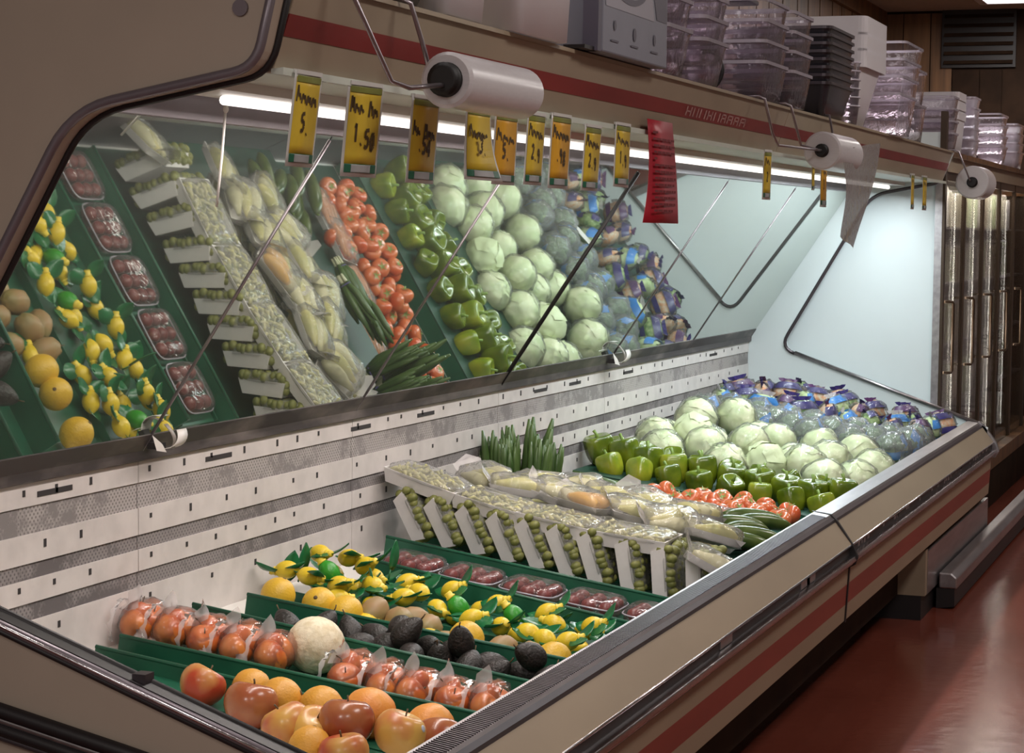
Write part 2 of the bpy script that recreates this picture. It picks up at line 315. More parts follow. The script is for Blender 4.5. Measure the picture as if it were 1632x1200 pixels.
def dup(root, loc, rot=None, label=None, group=None, scale=None):
    r = root.copy(); COL.objects.link(r); r.location = loc
    if rot is not None: r.rotation_euler = rot
    if scale is not None: r.scale = (scale,)*3 if not isinstance(scale, tuple) else scale
    if label: r['label'] = label
    if group: r['group'] = group
    for ch in PARTS(root):
        c = ch.copy(); COL.objects.link(c); c.parent = r
        for g in PARTS(ch):
            d = g.copy(); COL.objects.link(d); d.parent = c
    return r
def PARTS(o): return KIDS.get(o.name, [])
def place(protos, i, *a, **k):
    return dup(protos[i % len(protos)], *a, **k)
ORD = ['first','second','third','fourth','fifth','sixth','seventh','eighth','ninth','tenth','eleventh','twelfth','thirteenth','fourteenth','fifteenth','sixteenth','seventeenth','eighteenth','nineteenth','twentieth','twenty-first','twenty-second','twenty-third','twenty-fourth','twenty-fifth','twenty-sixth','twenty-seventh','twenty-eighth','twenty-ninth','thirtieth','thirty-first','thirty-second','thirty-third','thirty-fourth','thirty-fifth','thirty-sixth','thirty-seventh','thirty-eighth','thirty-ninth','fortieth','forty-first','forty-second']
def D(y): return -0.21+0.138*y          # top of the sloping display deck
SLOPE = math.atan(0.138)
def relax(pts, d, it=40, keep=0.15, x0=-9, x1=99):
    # spread crowded centres sideways until they no longer sink into each other
    P_ = [list(p) for p in pts]; O_ = [tuple(p) for p in pts]
    for _ in range(it):
        for i in range(len(P_)):
            for j in range(i):
                a, b = P_[i], P_[j]; dx, dy, dz = a[0]-b[0], a[1]-b[1], a[2]-b[2]; L = math.sqrt(dx*dx+dy*dy+dz*dz)+1e-6
                if L < d:
                    h = math.hypot(dx, dy)+1e-4; f_ = 0.5*(d-L)
                    a[0] += dx/h*f_; a[1] += dy/h*f_; b[0] -= dx/h*f_; b[1] -= dy/h*f_
        for p, o in zip(P_, O_):
            p[0] = min(max(p[0]+(o[0]-p[0])*keep*0.3, x0), x1); p[1] = min(max(p[1]+(o[1]-p[1])*keep*0.3, 0.10), 1.06)
    return [(*p[:3], *o[3:]) for p, o in zip(P_, O_)]

# ------------------------------------------------------------------ setting
def struct(name, mb, m): return ob(name, mb, m, kind='structure')
struct('floor', MB().box((-5, -5, -0.70), (16, 2.2, -0.65)), M['floor'])
struct('ceiling', MB().box((-5, -5, 2.62), (16, 2.2, 2.68)), M['ceiling'])
wl = struct('wall_left', MB().box((-5, 1.62, -0.65), (13.6, 1.7, 2.62)), M['darkwood'])
xb = -4.9; k = 0
while xb < 13.5:                                           # wood boards of the left wall
    wd = 0.14+0.05*((k*7) % 3)
    ob('plank', MB().box((xb+0.004, 1.60-0.004*(k % 2), 1.1), (xb+wd-0.004, 1.63, 2.50)), M['wood'], wl)
    xb += wd; k += 1
struct('trim_left', MB().box((-5, 1.56, 2.50), (13.6, 1.63, 2.62)), M['wood'])
wb = struct('wall_back', MB().box((13.6, -0.3, -0.65), (13.7, 1.7, 2.62)), M['darkwood'])
struct('wall_far', MB().box((15.9, -5, -0.65), (16.0, -0.3, 2.62)), M['whitetub'])
yb = 1.60; k = 0
while yb > -0.3:
    wd = 0.17+0.04*(k % 2)
    gap = 0.55 < yb-wd/2 < 1.12                      # the vent sits above shorter, darker boards
    ob('plank', MB().box((13.585, yb-wd+0.004, 1.2), (13.61, yb-0.004, 2.16 if gap else 2.60)), M['darkwood'] if gap else (M['woodorange'] if yb < 0.7 else M['wood']), wb)
    yb -= wd; k += 1
vent = thing('wall_vent', 'dark slatted vent high on the far wood wall', 'vent', (13.58, 0.85, 2.2))
ob('frame', MB().box((-0.02, -0.28, -0.02), (0.0, 0.28, 0.42)), M['black'], vent)
for k in range(6): ob('slat', MB().obox((-0.03, 0, 0.02+0.07*k), (0.012, 0, 0.012), (0, 0.26, 0), (-0.002, 0, 0.002)), M['darkwood'], vent)
struct('wall_right', MB().box((-5, -4.9, -0.65), (16, -4.8, 2.62)), M['cream'])
for i, (xx, yy, lab) in enumerate(((-3.0, -1.7, None), (0.8, -1.7, None), (4.6, -1.7, None), (8.4, -1.7, None), (1.2, 0.55, 'unseen ceiling light added above the near half of the produce case canopy'), (5.2, 0.55, 'unseen ceiling light added above the far half of the produce case canopy'), (9.0, 0.55, 'unseen ceiling light added above the glass door cooler'), (12.4, 0.42, 'bright recessed ceiling light at the far end above the wood wall'))):  # panels over canopy and cooler are added for their light, out of view
    t = thing('ceiling_light', lab or 'recessed fluorescent ceiling light over the aisle, %s from the near end' % ('first', 'second', 'third', 'fourth')[i], 'ceiling light', (xx, yy, 2.62), group=None if lab else 'ceiling lights over the aisle')
    ob('frame', MB().box((-0.66, -0.36, -0.02), (0.66, -0.30, 0.0)).box((-0.66, 0.30, -0.02), (0.66, 0.36, 0.0)).box((-0.66, -0.30, -0.02), (-0.60, 0.30, 0.0)).box((0.60, -0.30, -0.02), (0.66, 0.30, 0.0)), M['whitetub'], t)
    ob('diffuser', MB().box((-0.60, -0.30, -0.012), (0.60, 0.30, -0.006)), M['lightpanel'], t)

# ------------------------------------------------------------------ the produce case
XL = 7.32
case = thing('produce_case', 'long refrigerated produce case with sloped mirror, lit canopy, beige ends and red-striped bumper front', 'display case', (0, 0, 0))
MBy, MBz = 1.129, 0.362; MTy, MTz = 0.632, 1.112
mdir = Vector((0, MTy-MBy, MTz-MBz)); mlen = mdir.length; mdir.normalize(); mnor = Vector((0, -mdir.z, mdir.y))
def rounded(pts, rads, n=6):
    # open polyline with filleted inner corners
    out = [Vector((*pts[0], 0))]
    for i in range(1, len(pts)-1):
        p = Vector((*pts[i], 0)); a = (Vector((*pts[i-1], 0))-p).normalized(); b = (Vector((*pts[i+1], 0))-p).normalized()
        r = rads[i-1]; p0 = p+a*r; p1 = p+b*r
        for k in range(n+1):
            t = k/n; out.append(p0*(1-t)**2+p*2*t*(1-t)+p1*t*t)
    out.append(Vector((*pts[-1], 0)))
    return [(v.x, v.y) for v in out]
OPEN = rounded([(-0.012, -0.006), (0.962, 0.332), (0.525, 1.086), (0.188, 1.150), (0.128, 1.40)], [0.075, 0.075, 0.045], 6)
def end_panel(name, x0, x1, m, top=1.62):
    # C-shaped side: the opening edge, then round the back
    poly = [q for q in OPEN if q[1] < top-0.02]+[(0.136, top), (1.42, top), (1.42, -0.42), (0.10, -0.42), (-0.05, -0.16), (-0.06, -0.03)]
    mb = MB(); mb.prism(poly, x0, x1); return ob(name, mb, m, case)
end_panel('end_panel', -0.045, -0.006, M['beige'])
ob('edge_cap', MB().prism([(-0.012, -0.006), (0.890, 0.307), (0.889, 0.3105), (-0.0132, -0.0022)], -0.0455, -0.005), M['black'], case)
# trims of the near opening: dark gasket inside, steel rail on the outer edge
def sweep(name, x, off, r, m, parent, z0=0, pts=None, label=None, zs=1.0):
    P = pts or OPEN; out = []
    for i, (y, z) in enumerate(P):
        a = P[max(i-1, 0)]; b = P[min(i+1, len(P)-1)]; d = Vector((b[0]-a[0], b[1]-a[1])).normalized(); n = Vector((-d.y, d.x))
        out.append((x, y+n.x*off, z+n.y*off))
    return ob(name, MB().tube(out, r, 8), m, parent, label=label)
sweep('edge_gasket', -0.008, 0.002, 0.007, M['black'], case)
sweep('edge_trim', -0.050, -0.005, 0.0085, M['greytrim'], case)
sweep('edge_rail', -0.056, -0.004, 0.0035, M['chrome'], case, pts=OPEN[:4])
sweep('edge_gasket', -0.048, -0.016, 0.006, M['black'], case, pts=OPEN[:4])
# bumper strip across the lower near end
bp = [(1.42, 0.23), (0.669, 0.086), (0.429, 0.036), (0.0, -0.06)]
for dz, r, m in ((0.0, 0.014, 'black'), (-0.016, 0.007, 'steel'), (-0.032, 0.012, 'black'), (-0.046, 0.006, 'darkmetal')):
    ob('end_bumper', MB().tube([(-0.055, y, z-0.006+dz) for y, z in bp], r, 8), M[m], case)
ob('panel_plug', MB().tube([(-0.046, 0.221, 1.249), (-0.050, 0.221, 1.249)], 0.0135, 14), M['greytrim'], case)
ob('edge_clip', MB().box((-0.035, 0.40, 0.138), (-0.005, 0.425, 0.158)), M['darkmetal'], case)
# far end
end_panel('end_panel', XL, XL+0.03, M['coolwhite'], 1.298)
sweep('far_edge_trim', XL-0.004, -0.004, 0.0085, M['darkmetal'], case, pts=[q for q in OPEN[1:] if q[1] < 1.2])
sweep('far_edge_trim', XL-0.004, 0.0, 0.010, M['steel'], case, pts=OPEN[:2])
# back panel: bands of white enamel and perforated sheet, in 4 ft lengths
PY = 1.125
bands = [(0.306, 0.362, 'panelwhite'), (0.246, 0.306, 'perf'), (0.184, 0.246, 'panelwhite'), (0.149, 0.184, 'perf2'), (0.099, 0.149, 'panelwhite'), (0.060, 0.099, 'perf2'), (-0.30, 0.060, 'panelwhite')]
for s in range(6):
    x0 = s*1.22+0.002; x1 = (s+1)*1.22-0.002
    for (z0, z1, m) in bands:
        dy = 0.0 if m == 'panelwhite' else 0.004
        ob('back_panel' if m == 'panelwhite' else 'air_grille', MB().box((x0, PY+dy, z0), (x1, PY+0.03, z1)), M[m], case)
sl = MB()
rr = random.Random(5)
for z0, dens in ((0.335, 7), (0.222, 6), (0.130, 7), (0.035, 4)):
    for s in range(6):
        for k in range(dens):
            x = s*1.22+0.05+k*(1.12/dens)+rr.uniform(-0.02, 0.02)+(0.03 if k % 3 == 1 else 0)
            sl.box((x-0.005, PY-0.0012, z0-0.008+rr.uniform(-.004, .004)), (x+0.005, PY+0.001, z0+0.007))
for x in (0.86, 1.62, 2.50, 3.0, 4.1, 4.5, 5.2, 6.6):
    sl.box((x-0.07, PY-0.0012, 0.322), (x+0.07, PY+0.001, 0.334))
ob('shelf_slot', sl, M['slot'], case, kind='stuff')
# dirty ledge under the mirror
ob('mirror_ledge', MB().prism([(PY-0.012, 0.360), (PY-0.012, 0.372), (1.112, 0.384), (1.20, 0.384), (1.20, 0.355), (PY, 0.355)], 0.0, XL), M['ledge'], case)
ob('mirror_channel', MB().prism([(1.112, 0.382), (1.088, 0.420), (1.094, 0.424), (1.135, 0.386)], 0.0, XL), M['ledge'], case)
# mirror panes with joint bars
for s in range(6):
    c = Vector((s*1.22+0.61, MBy, MBz))+mdir*(mlen/2)+Vector((0, 0.0, 0))
    ob('mirror_pane', MB().obox(c-mnor*0.004, (0.607, 0, 0), mdir*(mlen/2), mnor*0.004), M['mirror'], case)
for s in range(1, 6):
    p = Vector((s*1.22, MBy, MBz)); mb = MB().tube([p+mdir*0.02+mnor*0.001, p+mdir*(mlen-0.02)+mnor*0.001], 0.0065 if s == 3 else 0.003, 6)
    ob('mirror_joint', mb, M['black'] if s == 3 else M['wire'], case)
ob('mirror_header', MB().prism([(MTy-0.004, MTz-0.006), (MTy+0.012, MTz-0.010), (MTy+0.03, MTz+0.05), (MTy-0.012, MTz+0.05)], 0.0, XL), M['greytrim'], case)
# canopy: striped fascia, underside, lamp
CF = [(0.188, 1.150), (0.140, 1.300)]
def fz(z): return CF[0][0]+(CF[1][0]-CF[0][0])*(z-CF[0][1])/(CF[1][1]-CF[0][1])
for s in range(2):
    x0 = s*3.66+0.002; x1 = (s+1)*3.66-0.002
    ob('canopy_fascia', MB().prism([(fz(1.150), 1.150), (fz(1.296), 1.296), (0.150, 1.300), (0.165, 1.300), (0.205, 1.150)], x0, x1), M['canopy'], case, bevel=0.002)
    ob('canopy_top', MB().prism([(0.150, 1.285), (0.150, 1.300), (0.86, 1.300), (0.86, 1.285)], x0, x1), M['canopy'], case)
    # raised lip along the top edge, chipped to bare metal
    ob('top_edge_strip', MB().prism([(0.134, 1.293), (0.134, 1.3015), (0.152, 1.3035), (0.152, 1.300)], x0, x1), M['tan'], case)
ob('fascia_stripe', MB().prism([(fz(1.208)-0.0015, 1.208), (fz(1.243)-0.0015, 1.243), (fz(1.243)+0.001, 1.243), (fz(1.208)+0.001, 1.208)], 0.0, XL), M['red'], case)
rr = random.Random(9); sc = MB(); x = 2.46
def fascia_bar(mb, x0, x1, z0, z1): mb.add([(x0, fz(z0)-0.0022, z0), (x1, fz(z0)-0.0022, z0), (x1, fz(z1)-0.0022, z1), (x0, fz(z1)-0.0022, z1)], [(0,1,2,3)])
while x < 3.12:                                       # worn white lettering over the stripe, no longer legible
    wdt = rr.uniform(0.045, 0.07); z0 = 1.214; z1 = 1.238
    for (a, b, c, d_) in ((0, 0.2, 0, 1), (0.8, 1, 0, 1), (0, 1, 0.42, 0.58), (0, 1, 0.84, 1))[:rr.choice((2, 3, 4))]:
        fascia_bar(sc, x+wdt*a, x+wdt*b, z0+(z1-z0)*c, z0+(z1-z0)*d_)
    x += wdt+0.018
ob('worn_lettering', sc, M['scuff'], case, kind='stuff')
ob('canopy_liner', MB().prism([(0.205, 1.150), (0.205, 1.156), (0.62, 1.165), (0.62, 1.155)], 0.0, XL), M['greengrey'], case)
ob('lamp_reflector', MB().prism([(0.36, 1.135), (0.36, 1.158), (0.50, 1.160), (0.50, 1.137)], 0.05, XL-0.03), M['white'], case)
ob('lamp_tube', MB().tube([(0.30, 0.43, 1.126), (XL-0.10, 0.43, 1.126)], 0.009, 10), M['tube'], case)
ob('canopy_back', MB().box((0.0, 0.86, 1.0), (XL, 0.88, 1.30)), M['beige'], case)
ob('tag_channel', MB().prism([(0.168, 1.146), (0.168, 1.158), (0.190, 1.156), (0.190, 1.148)], 0.0, XL), M['greengrey'], case)
# display deck and tank
ob('display_deck', MB().prism([(0.03, D(0.03)), (1.13, D(1.13)), (1.13, D(1.13)-0.03), (0.03, D(0.03)-0.03)], 0.0, XL), M['white'], case)
ob('tank', MB().box((0.0, 0.05, -0.55), (XL, 1.40, -0.30)), M['darkwood'], case)
ob('rear_wall', MB().box((0.0, 1.18, -0.55), (XL, 1.42, 0.34)), M['beige'], case)
# front rail: grey air grille top, dark lip, tan kick-out, chrome bumper, red banded apron
for s in range(2):
    x0 = s*3.66+0.003; x1 = (s+1)*3.66-0.003
    ob('front_lining', MB().prism([(0.028, -0.24), (0.028, -0.004), (0.040, -0.006), (0.040, -0.24)], x0, x1), M['greytrim'], case)
    ob('rail_grille', MB().prism([(0.040, -0.004), (0.034, 0.004), (-0.018, -0.004), (-0.024, -0.012), (-0.020, -0.03), (0.03, -0.03)], x0, x1), M['steel'], case)
    ob('rail_lip', MB().prism([(-0.022, -0.010), (-0.034, -0.018), (-0.038, -0.032), (-0.02, -0.034)], x0, x1), M['darkmetal'], case)
    ob('front_panel', MB().prism([(-0.030, -0.028), (-0.036, -0.026), (-0.090, -0.096), (-0.084, -0.102)], x0, x1), M['tan'], case)
    ob('bumper_channel', MB().prism([(-0.084, -0.098), (-0.084, -0.170), (-0.060, -0.170), (-0.060, -0.098)], x0, x1), M['black'], case)
    ob('panel_edge', MB().tube([(x0, -0.090, -0.098), (x1, -0.090, -0.098)], 0.0035, 6), M['chrome'], case)
    ob('chrome_bumper', MB().prism([(-0.082, -0.128), (-0.106, -0.132), (-0.108, -0.146), (-0.100, -0.156), (-0.082, -0.158)], x0, x1), M['chrome'], case, bevel=0.003)
    for (z0, z1, m) in ((-0.225, -0.166, 'tan'), (-0.292, -0.225, 'redfront'), (-0.345, -0.292, 'tan')):
        yy = -0.078+0.06*(-0.166-z0)*0.5
        ob('apron_band', MB().prism([(-0.082+0.06*(-0.166-z1), z1), (-0.082+0.06*(-0.166-z0), z0), (-0.04, z0), (-0.04, z1)], x0, x1), M[m], case)
    ob('apron_return', MB().prism([(-0.071, -0.345), (-0.055, -0.360), (0.16, -0.375), (0.16, -0.350), (-0.04, -0.345)], x0, x1), M['tan'], case)
ob('section_joint', MB().prism([(0.042, 0.006), (-0.022, -0.002), (-0.042, -0.022), (-0.094, -0.096), (-0.112, -0.135), (-0.104, -0.16), (-0.086, -0.17), (-0.075, -0.35), (-0.03, -0.35), (-0.02, -0.02)], 3.653, 3.667), M['black'], case)
gs = MB()                                               # fine slits of the rail's air grille
for k in range(300):
    x = 0.05+k*0.0118; gs.obox((x, 0.004, 0.0006), (0.0018, 0, 0), (0, 0.022, 0.0034), (0, -0.0002, 0.0016))
ob('grille_slit', gs, M['darkmetal'], case, kind='stuff')
bm_ = MB(); rr = random.Random(3)
for k in range(34):                                     # price chips and scratches left on the bumper channel
    x = rr.uniform(3.75, 7.2); a = rr.uniform(0.01, 0.035)
    bm_.box((x, -0.0855, -0.120+rr.uniform(-.004, .004)), (x+a, -0.083, -0.108))
for x in (1.95, 2.9, 2.98): bm_.box((x, -0.0865, -0.126), (x+0.12, -0.083, -0.104))
ob('label_chip', bm_, M['steel'], case, kind='stuff')
ob('kick_plate', MB().box((0.0, 0.20, -0.65), (5.46, 0.24, -0.34)), M['kick'], case)
ob('kick_rail', MB().tube([(0.0, 0.195, -0.50), (5.46, 0.195, -0.50)], 0.008, 6), M['darkmetal'], case)
# end cap of the case front at the far corner
ob('corner_cap', MB().prism([(0.045, 0.004), (-0.02, 0.0), (-0.045, -0.02), (-0.102, -0.096), (-0.116, -0.14), (-0.10, -0.17), (-0.06, -0.17), (-0.02, -0.03), (0.04, -0.02)], XL, XL+0.03), M['steel'], case)

# base box under the far section, with a floor bumper
base = thing('base_cabinet', 'low wood-sided base box with black toe under the far half of the case', 'cabinet', (5.44, 0, -0.65))
ob('body', MB().box((0.0, -0.060, 0.10), (0.05, 0.18, 0.285)), M['tan'], base)
ob('toe_kick', MB().box((0.0, -0.045, 0.0), (1.95, 0.18, 0.10)), M['black'], base)
ob('front_board', MB().box((0.055, -0.062, 0.10), (1.95, -0.045, 0.275)), M['steel'], base)
fb = thing('floor_bumper', 'long grey metal floor bumper rail running along the base into the distance', 'bumper rail', (5.75, -0.09, -0.65))
ob('rail', MB().prism([(-0.055, 0.085), (-0.055, 0.13), (-0.03, 0.15), (0.02, 0.15), (0.02, 0.085)], 0.0, 7.0), M['steel'], fb, bevel=0.006)
ob('rail_core', MB().prism([(-0.045, 0.01), (-0.045, 0.085), (0.03, 0.085), (0.03, 0.0)], 0.004, 7.0), M['black'], fb)

# glass-door cooler beyond the case
cool = thing('glass_door_cooler', 'tall bronze-framed glass door cooler standing beyond the far end of the produce case', 'cooler', (7.42, 0.2, -0.65))
W = 4.6
ob('side_panel', MB().box((0.0, 0.0, 0.35), (0.03, 1.1, 2.05)), M['coolwhite'], cool)
ob('corner_post', MB().box((-0.02, -0.018, 0.64), (0.035, 0.012, 2.15)), M['bronze'], cool)
ob('corner_plate', MB().box((-0.021, -0.005, 0.66), (-0.018, 0.03, 1.94)), M['steel'], cool)
ob('back_lining', MB().box((0.03, 0.42, 0.28), (W, 0.46, 1.95)), M['cream'], cool)
ob('header', MB().box((0.03, -0.02, 1.86), (W, 0.46, 1.93)), M['canopy'], cool)
ob('header_top', MB().box((0.03, -0.05, 1.93), (W, 0.6, 1.955)), M['wood'], cool)
ob('header_lamp', MB().box((0.1, 0.06, 1.835), (W-0.1, 0.10, 1.855)), M['tube'], cool)
ob('sill', MB().box((0.03, -0.06, 0.22), (W, 0.46, 0.30)), M['wood'], cool)
ob('lower_front', MB().box((0.03, -0.05, 0.0), (W, 0.42, 0.22)), M['darkwood'], cool)
for k in range(6):
    d_ = ob('door', MB().box((0.06+k*0.75, 0.004, 0.30), (0.78+k*0.75, 0.012, 1.85)), M['glass'], cool)
    ob('door_frame', MB().box((0.05+k*0.75, -0.006, 0.30), (0.080+k*0.75, 0.014, 1.86)).box((0.774+k*0.75, -0.004, 0.30), (0.788+k*0.75, 0.012, 1.86)).box((0.08+k*0.75, -0.004, 1.82), (0.78+k*0.75, 0.012, 1.86)), M['bronze'], d_)
    hx = 0.13+k*0.75
    ob('door_handle', MB().tube([(hx-0.04, -0.012, 1.22), (hx-0.02, -0.045, 1.22), (hx, -0.05, 1.21), (hx, -0.05, 0.88), (hx-0.02, -0.045, 0.87), (hx-0.04, -0.012, 0.87)], 0.008, 6), M['bronze'], d_)
for z in (0.62, 0.95, 1.28, 1.58):
    ob('shelf', MB().box((0.05, 0.10, z), (W-0.02, 0.42, z+0.012)), M['wire'], cool)
rr = random.Random(21); pk = ['cream', 'foam', 'tan', 'salpale', 'bagroll', 'redfront', 'blacktray', 'cream']
n_ = 0
for zi, z in enumerate((0.30, 0.632, 0.962, 1.292, 1.592)):
    x = 0.12
    while x < 3.9:
        wd = rr.uniform(0.10, 0.2); h = rr.uniform(0.17, 0.22); m = rr.choice(pk) if x > 2.2 else rr.choice(['cream', 'foam', 'cream', 'salpale', 'tan'])
        t = thing('food_carton', 'blurred carton on the %s shelf of the glass door cooler, %s from the produce case' % (ORD[zi], ORD[min(n_ % 30, 29)]), 'carton', (7.42+x, 0.2+0.14, -0.65+z+0.001))
        ob('carton_body', MB().box((0, 0, 0), (wd*0.9, 0.2, h)), M[m], t)
        ob('carton_lid', MB().box((0.004, 0.004, h), (wd*0.9-0.004, 0.196, h+0.012)), M['foam'], t)
        x += wd; n_ += 1
    n_ = 0

# ------------------------------------------------------------------ dividers, trays and risers on the deck
def divider(name, label, x, y0, y1, h, foot, m='green', h2=None):
    t = thing(name, label, 'divider', (x, y0, D(y0)+0.002), (SLOPE, 0, 0), group='green dividers between the produce rows')
    ln = (y1-y0)/math.cos(SLOPE)
    ob('upright', MB().prism([(0, 0), (ln, 0), (ln, h2 or h), (0, h)], -0.003, 0.003), M[m], t, bevel=0.001)
    ob('foot', MB().box((-foot, 0, 0), (-0.003, ln, 0.004)), M[m], t)
    ob('top_bead', MB().tube([(0, 0, h), (0, ln, h2 or h)], 0.005, 6), M[m], t)
    return t
divider('shelf_divider', 'green plastic divider between the loose apples and the bagged apples', 1.03, 0.06, 1.07, 0.066, 0.08, h2=0.047)
divider('shelf_divider', 'low green plastic step lying in front of the first divider by the loose fruit', 0.945, 0.06, 1.08, 0.045, 0.13, h2=0.035)
divider('shelf_divider', 'green plastic divider between the bagged apples and the avocados', 1.325, 0.06, 1.05, 0.075, 0.05)
divider('shelf_divider', 'tall green plastic divider between the avocados and the yellow citrus', 1.50, 0.08, 0.995, 0.100, 0.05, h2=0.082)
divider('shelf_divider', 'green plastic divider on the near side of the red fruit packs', 2.20, 0.10, 0.99, 0.050, 0.04, h2=0.072)
divider('shelf_divider', 'green plastic divider between the red fruit packs and the foam trays', 2.44, 0.10, 1.03, 0.085, 0.05, h2=0.092)
t = thing('pack_tray', 'green flat tray holding the row of clear red fruit packs', 'tray', (2.32, 0.10, D(0.10)+0.003), (SLOPE, 0, 0))
ob('base', MB().box((-0.105, 0, 0), (0.105, 0.90, 0.030)), M['green'], t)
ob('rim', MB().box((-0.108, 0, 0.03), (-0.100, 0.90, 0.040)).box((0.100, 0, 0.03), (0.108, 0.90, 0.040)), M['green'], t)
for lab, x0, x1, h in (('dark green step insert raising the deck under the wrapped squash and green onions', 2.90, 3.70, 0.070), ('dark green step insert raising the deck under the bell peppers', 4.38, 4.84, 0.070), ('dark green step insert raising the deck under the lettuce, broccoli and salad bags', 4.86, 7.30, 0.105)):
    t = thing('deck_riser', lab, 'riser', (x0, 0.05, D(0.05)+0.002), (SLOPE, 0, 0))
    ob('top', MB().box((0, 0, h-0.006), (x1-x0, 1.06, h)), M['darkgreen'], t)
    ob('front', MB().box((0, 0, 0), (x1-x0, 0.006, h-0.006)), M['darkgreen'], t)
    ob('side', MB().box((0, 0.006, 0), (0.006, 1.06, h-0.006)), M['green'], t)
for lab, xa, xb in (('dark green mat lying under the loose fruit and bagged apples', 0.74, 1.50), ('dark green mat lying under the foam trays stood on edge', 2.46, 2.89), ('dark green mat lying under the loose tomatoes and carrots', 3.71, 4.37)):
    t = thing('deck_liner', lab, 'mat', (xa, 0.05, D(0.05)+0.001), (SLOPE, 0, 0))
    ob('mat', MB().box((0, 0, 0), (xb-xa, 0.98 if xa < 1 else 1.06, 0.002)), M['darkgreen' if xa > 1 else 'green'], t)
    ob('hem', MB().tube([(0, 0, 0.002), (0, 0.98, 0.002)], 0.002, 5), M['green'], t)
t = thing('deck_liner', 'green plastic mat lying under the juice bottles and yellow citrus', 'mat', (1.53, 0.10, D(0.10)+0.002), (SLOPE, 0, 0))
ob('mat', MB().box((0, 0, 0), (0.62, 0.93, 0.004)), M['green'], t)
ob('ridge', MB().box((0.30, 0, 0.004), (0.306, 0.93, 0.030)), M['green'], t)

# ------------------------------------------------------------------ fruit builders (centre of the fruit at the origin)
def f_apple(r, tall=1.0):
    def f(t, p):
        c = math.cos(t); s_ = math.sin(t)
        rho = r*s_*(1.0+0.10*c)*(1+0.02*math.cos(5*p)*(1-c)/2); z = r*0.92*tall*c
        z -= 0.30*r*math.exp(-(t/0.42)**2); z += 0.16*r*math.exp(-((PI-t)/0.40)**2)*(1+0.2*math.cos(5*p))
        return (rho*math.cos(p), rho*math.sin(p), z)
    return f
def f_ell(a, b, c, nz=0.0, k=3.0, seed=0.0):
    def f(t, p):
        v = Vector((math.sin(t)*math.cos(p), math.sin(t)*math.sin(p), math.cos(t)))
        m = 1+nz*noise.noise(v*k+Vector((seed, seed*1.7, seed*0.3)))
        return (a*v.x*m, b*v.y*m, c*v.z*m)
    return f
def proto_fruit(name, fn, m, stem=True, sticker=False, stem_z=0.0, dimple='stem', nu=24, nv=16):
    t = thing(name, 'x', 'fruit', (0, 0, 0))
    ob('skin', MB().blob(fn, nu, nv), m, t)
    top = fn(1e-4, 0)[2]
    if stem: ob('stem', MB().tube([(0, 0, top-0.004), (0.002, 0.001, top+0.008), (0.004, 0.002, top+0.014)], 0.0017, 6), M['stem'], t)
    else: ob('navel', MB().lathe([(0.0001, top+0.0012), (0.004, top+0.001), (0.0055, top-0.001), (0.004, top-0.003)], 8), M['stem'], t)
    if sticker:
        ob('sticker', MB().blob(lambda a, b: (fn(0.95+0.16*math.cos(b)*math.sin(a/2), -1.9+0.2*math.sin(b)*math.sin(a/2))[0]*1.01, fn(0.95+0.16*math.cos(b)*math.sin(a/2), -1.9+0.2*math.sin(b)*math.sin(a/2))[1]*1.01, fn(0.95+0.16*math.cos(b)*math.sin(a/2), -1.9+0.2*math.sin(b)*math.sin(a/2))[2]*1.01), 10, 4), M['sticker'], t)
    return t
PROTO = []
def P(t): PROTO.append(t); return t
apple = P(proto_fruit('apple', f_apple(0.044), M['apple']))
appleY = P(proto_fruit('apple', f_apple(0.046, 1.05), M['appleY'], sticker=True))
appleD = P(proto_fruit('apple', f_apple(0.050, 1.05), M['appleD']))
orange = P(proto_fruit('orange', f_ell(0.042, 0.042, 0.041, 0.03), M['orange'], stem=False))
gfruit = P(proto_fruit('grapefruit', f_ell(0.050, 0.050, 0.046, 0.03), M['grapefruit'], stem=False))
def f_lemon(r):
    def f(t, p):
        c = math.cos(t); s_ = math.sin(t)
        z = r*1.12*c+r*0.22*(math.exp(-(t/0.30)**2)-math.exp(-((PI-t)/0.30)**2))
        return (r*s_*math.cos(p), r*s_*math.sin(p), z)
    return f
lemon = P(proto_fruit('lemon', f_ell(0.041, 0.041, 0.043, 0.02), M['lemon'], stem=False))
mango = P(proto_fruit('mango', f_ell(0.034, 0.036, 0.046, 0.10), M['kiwi'], stem=True))

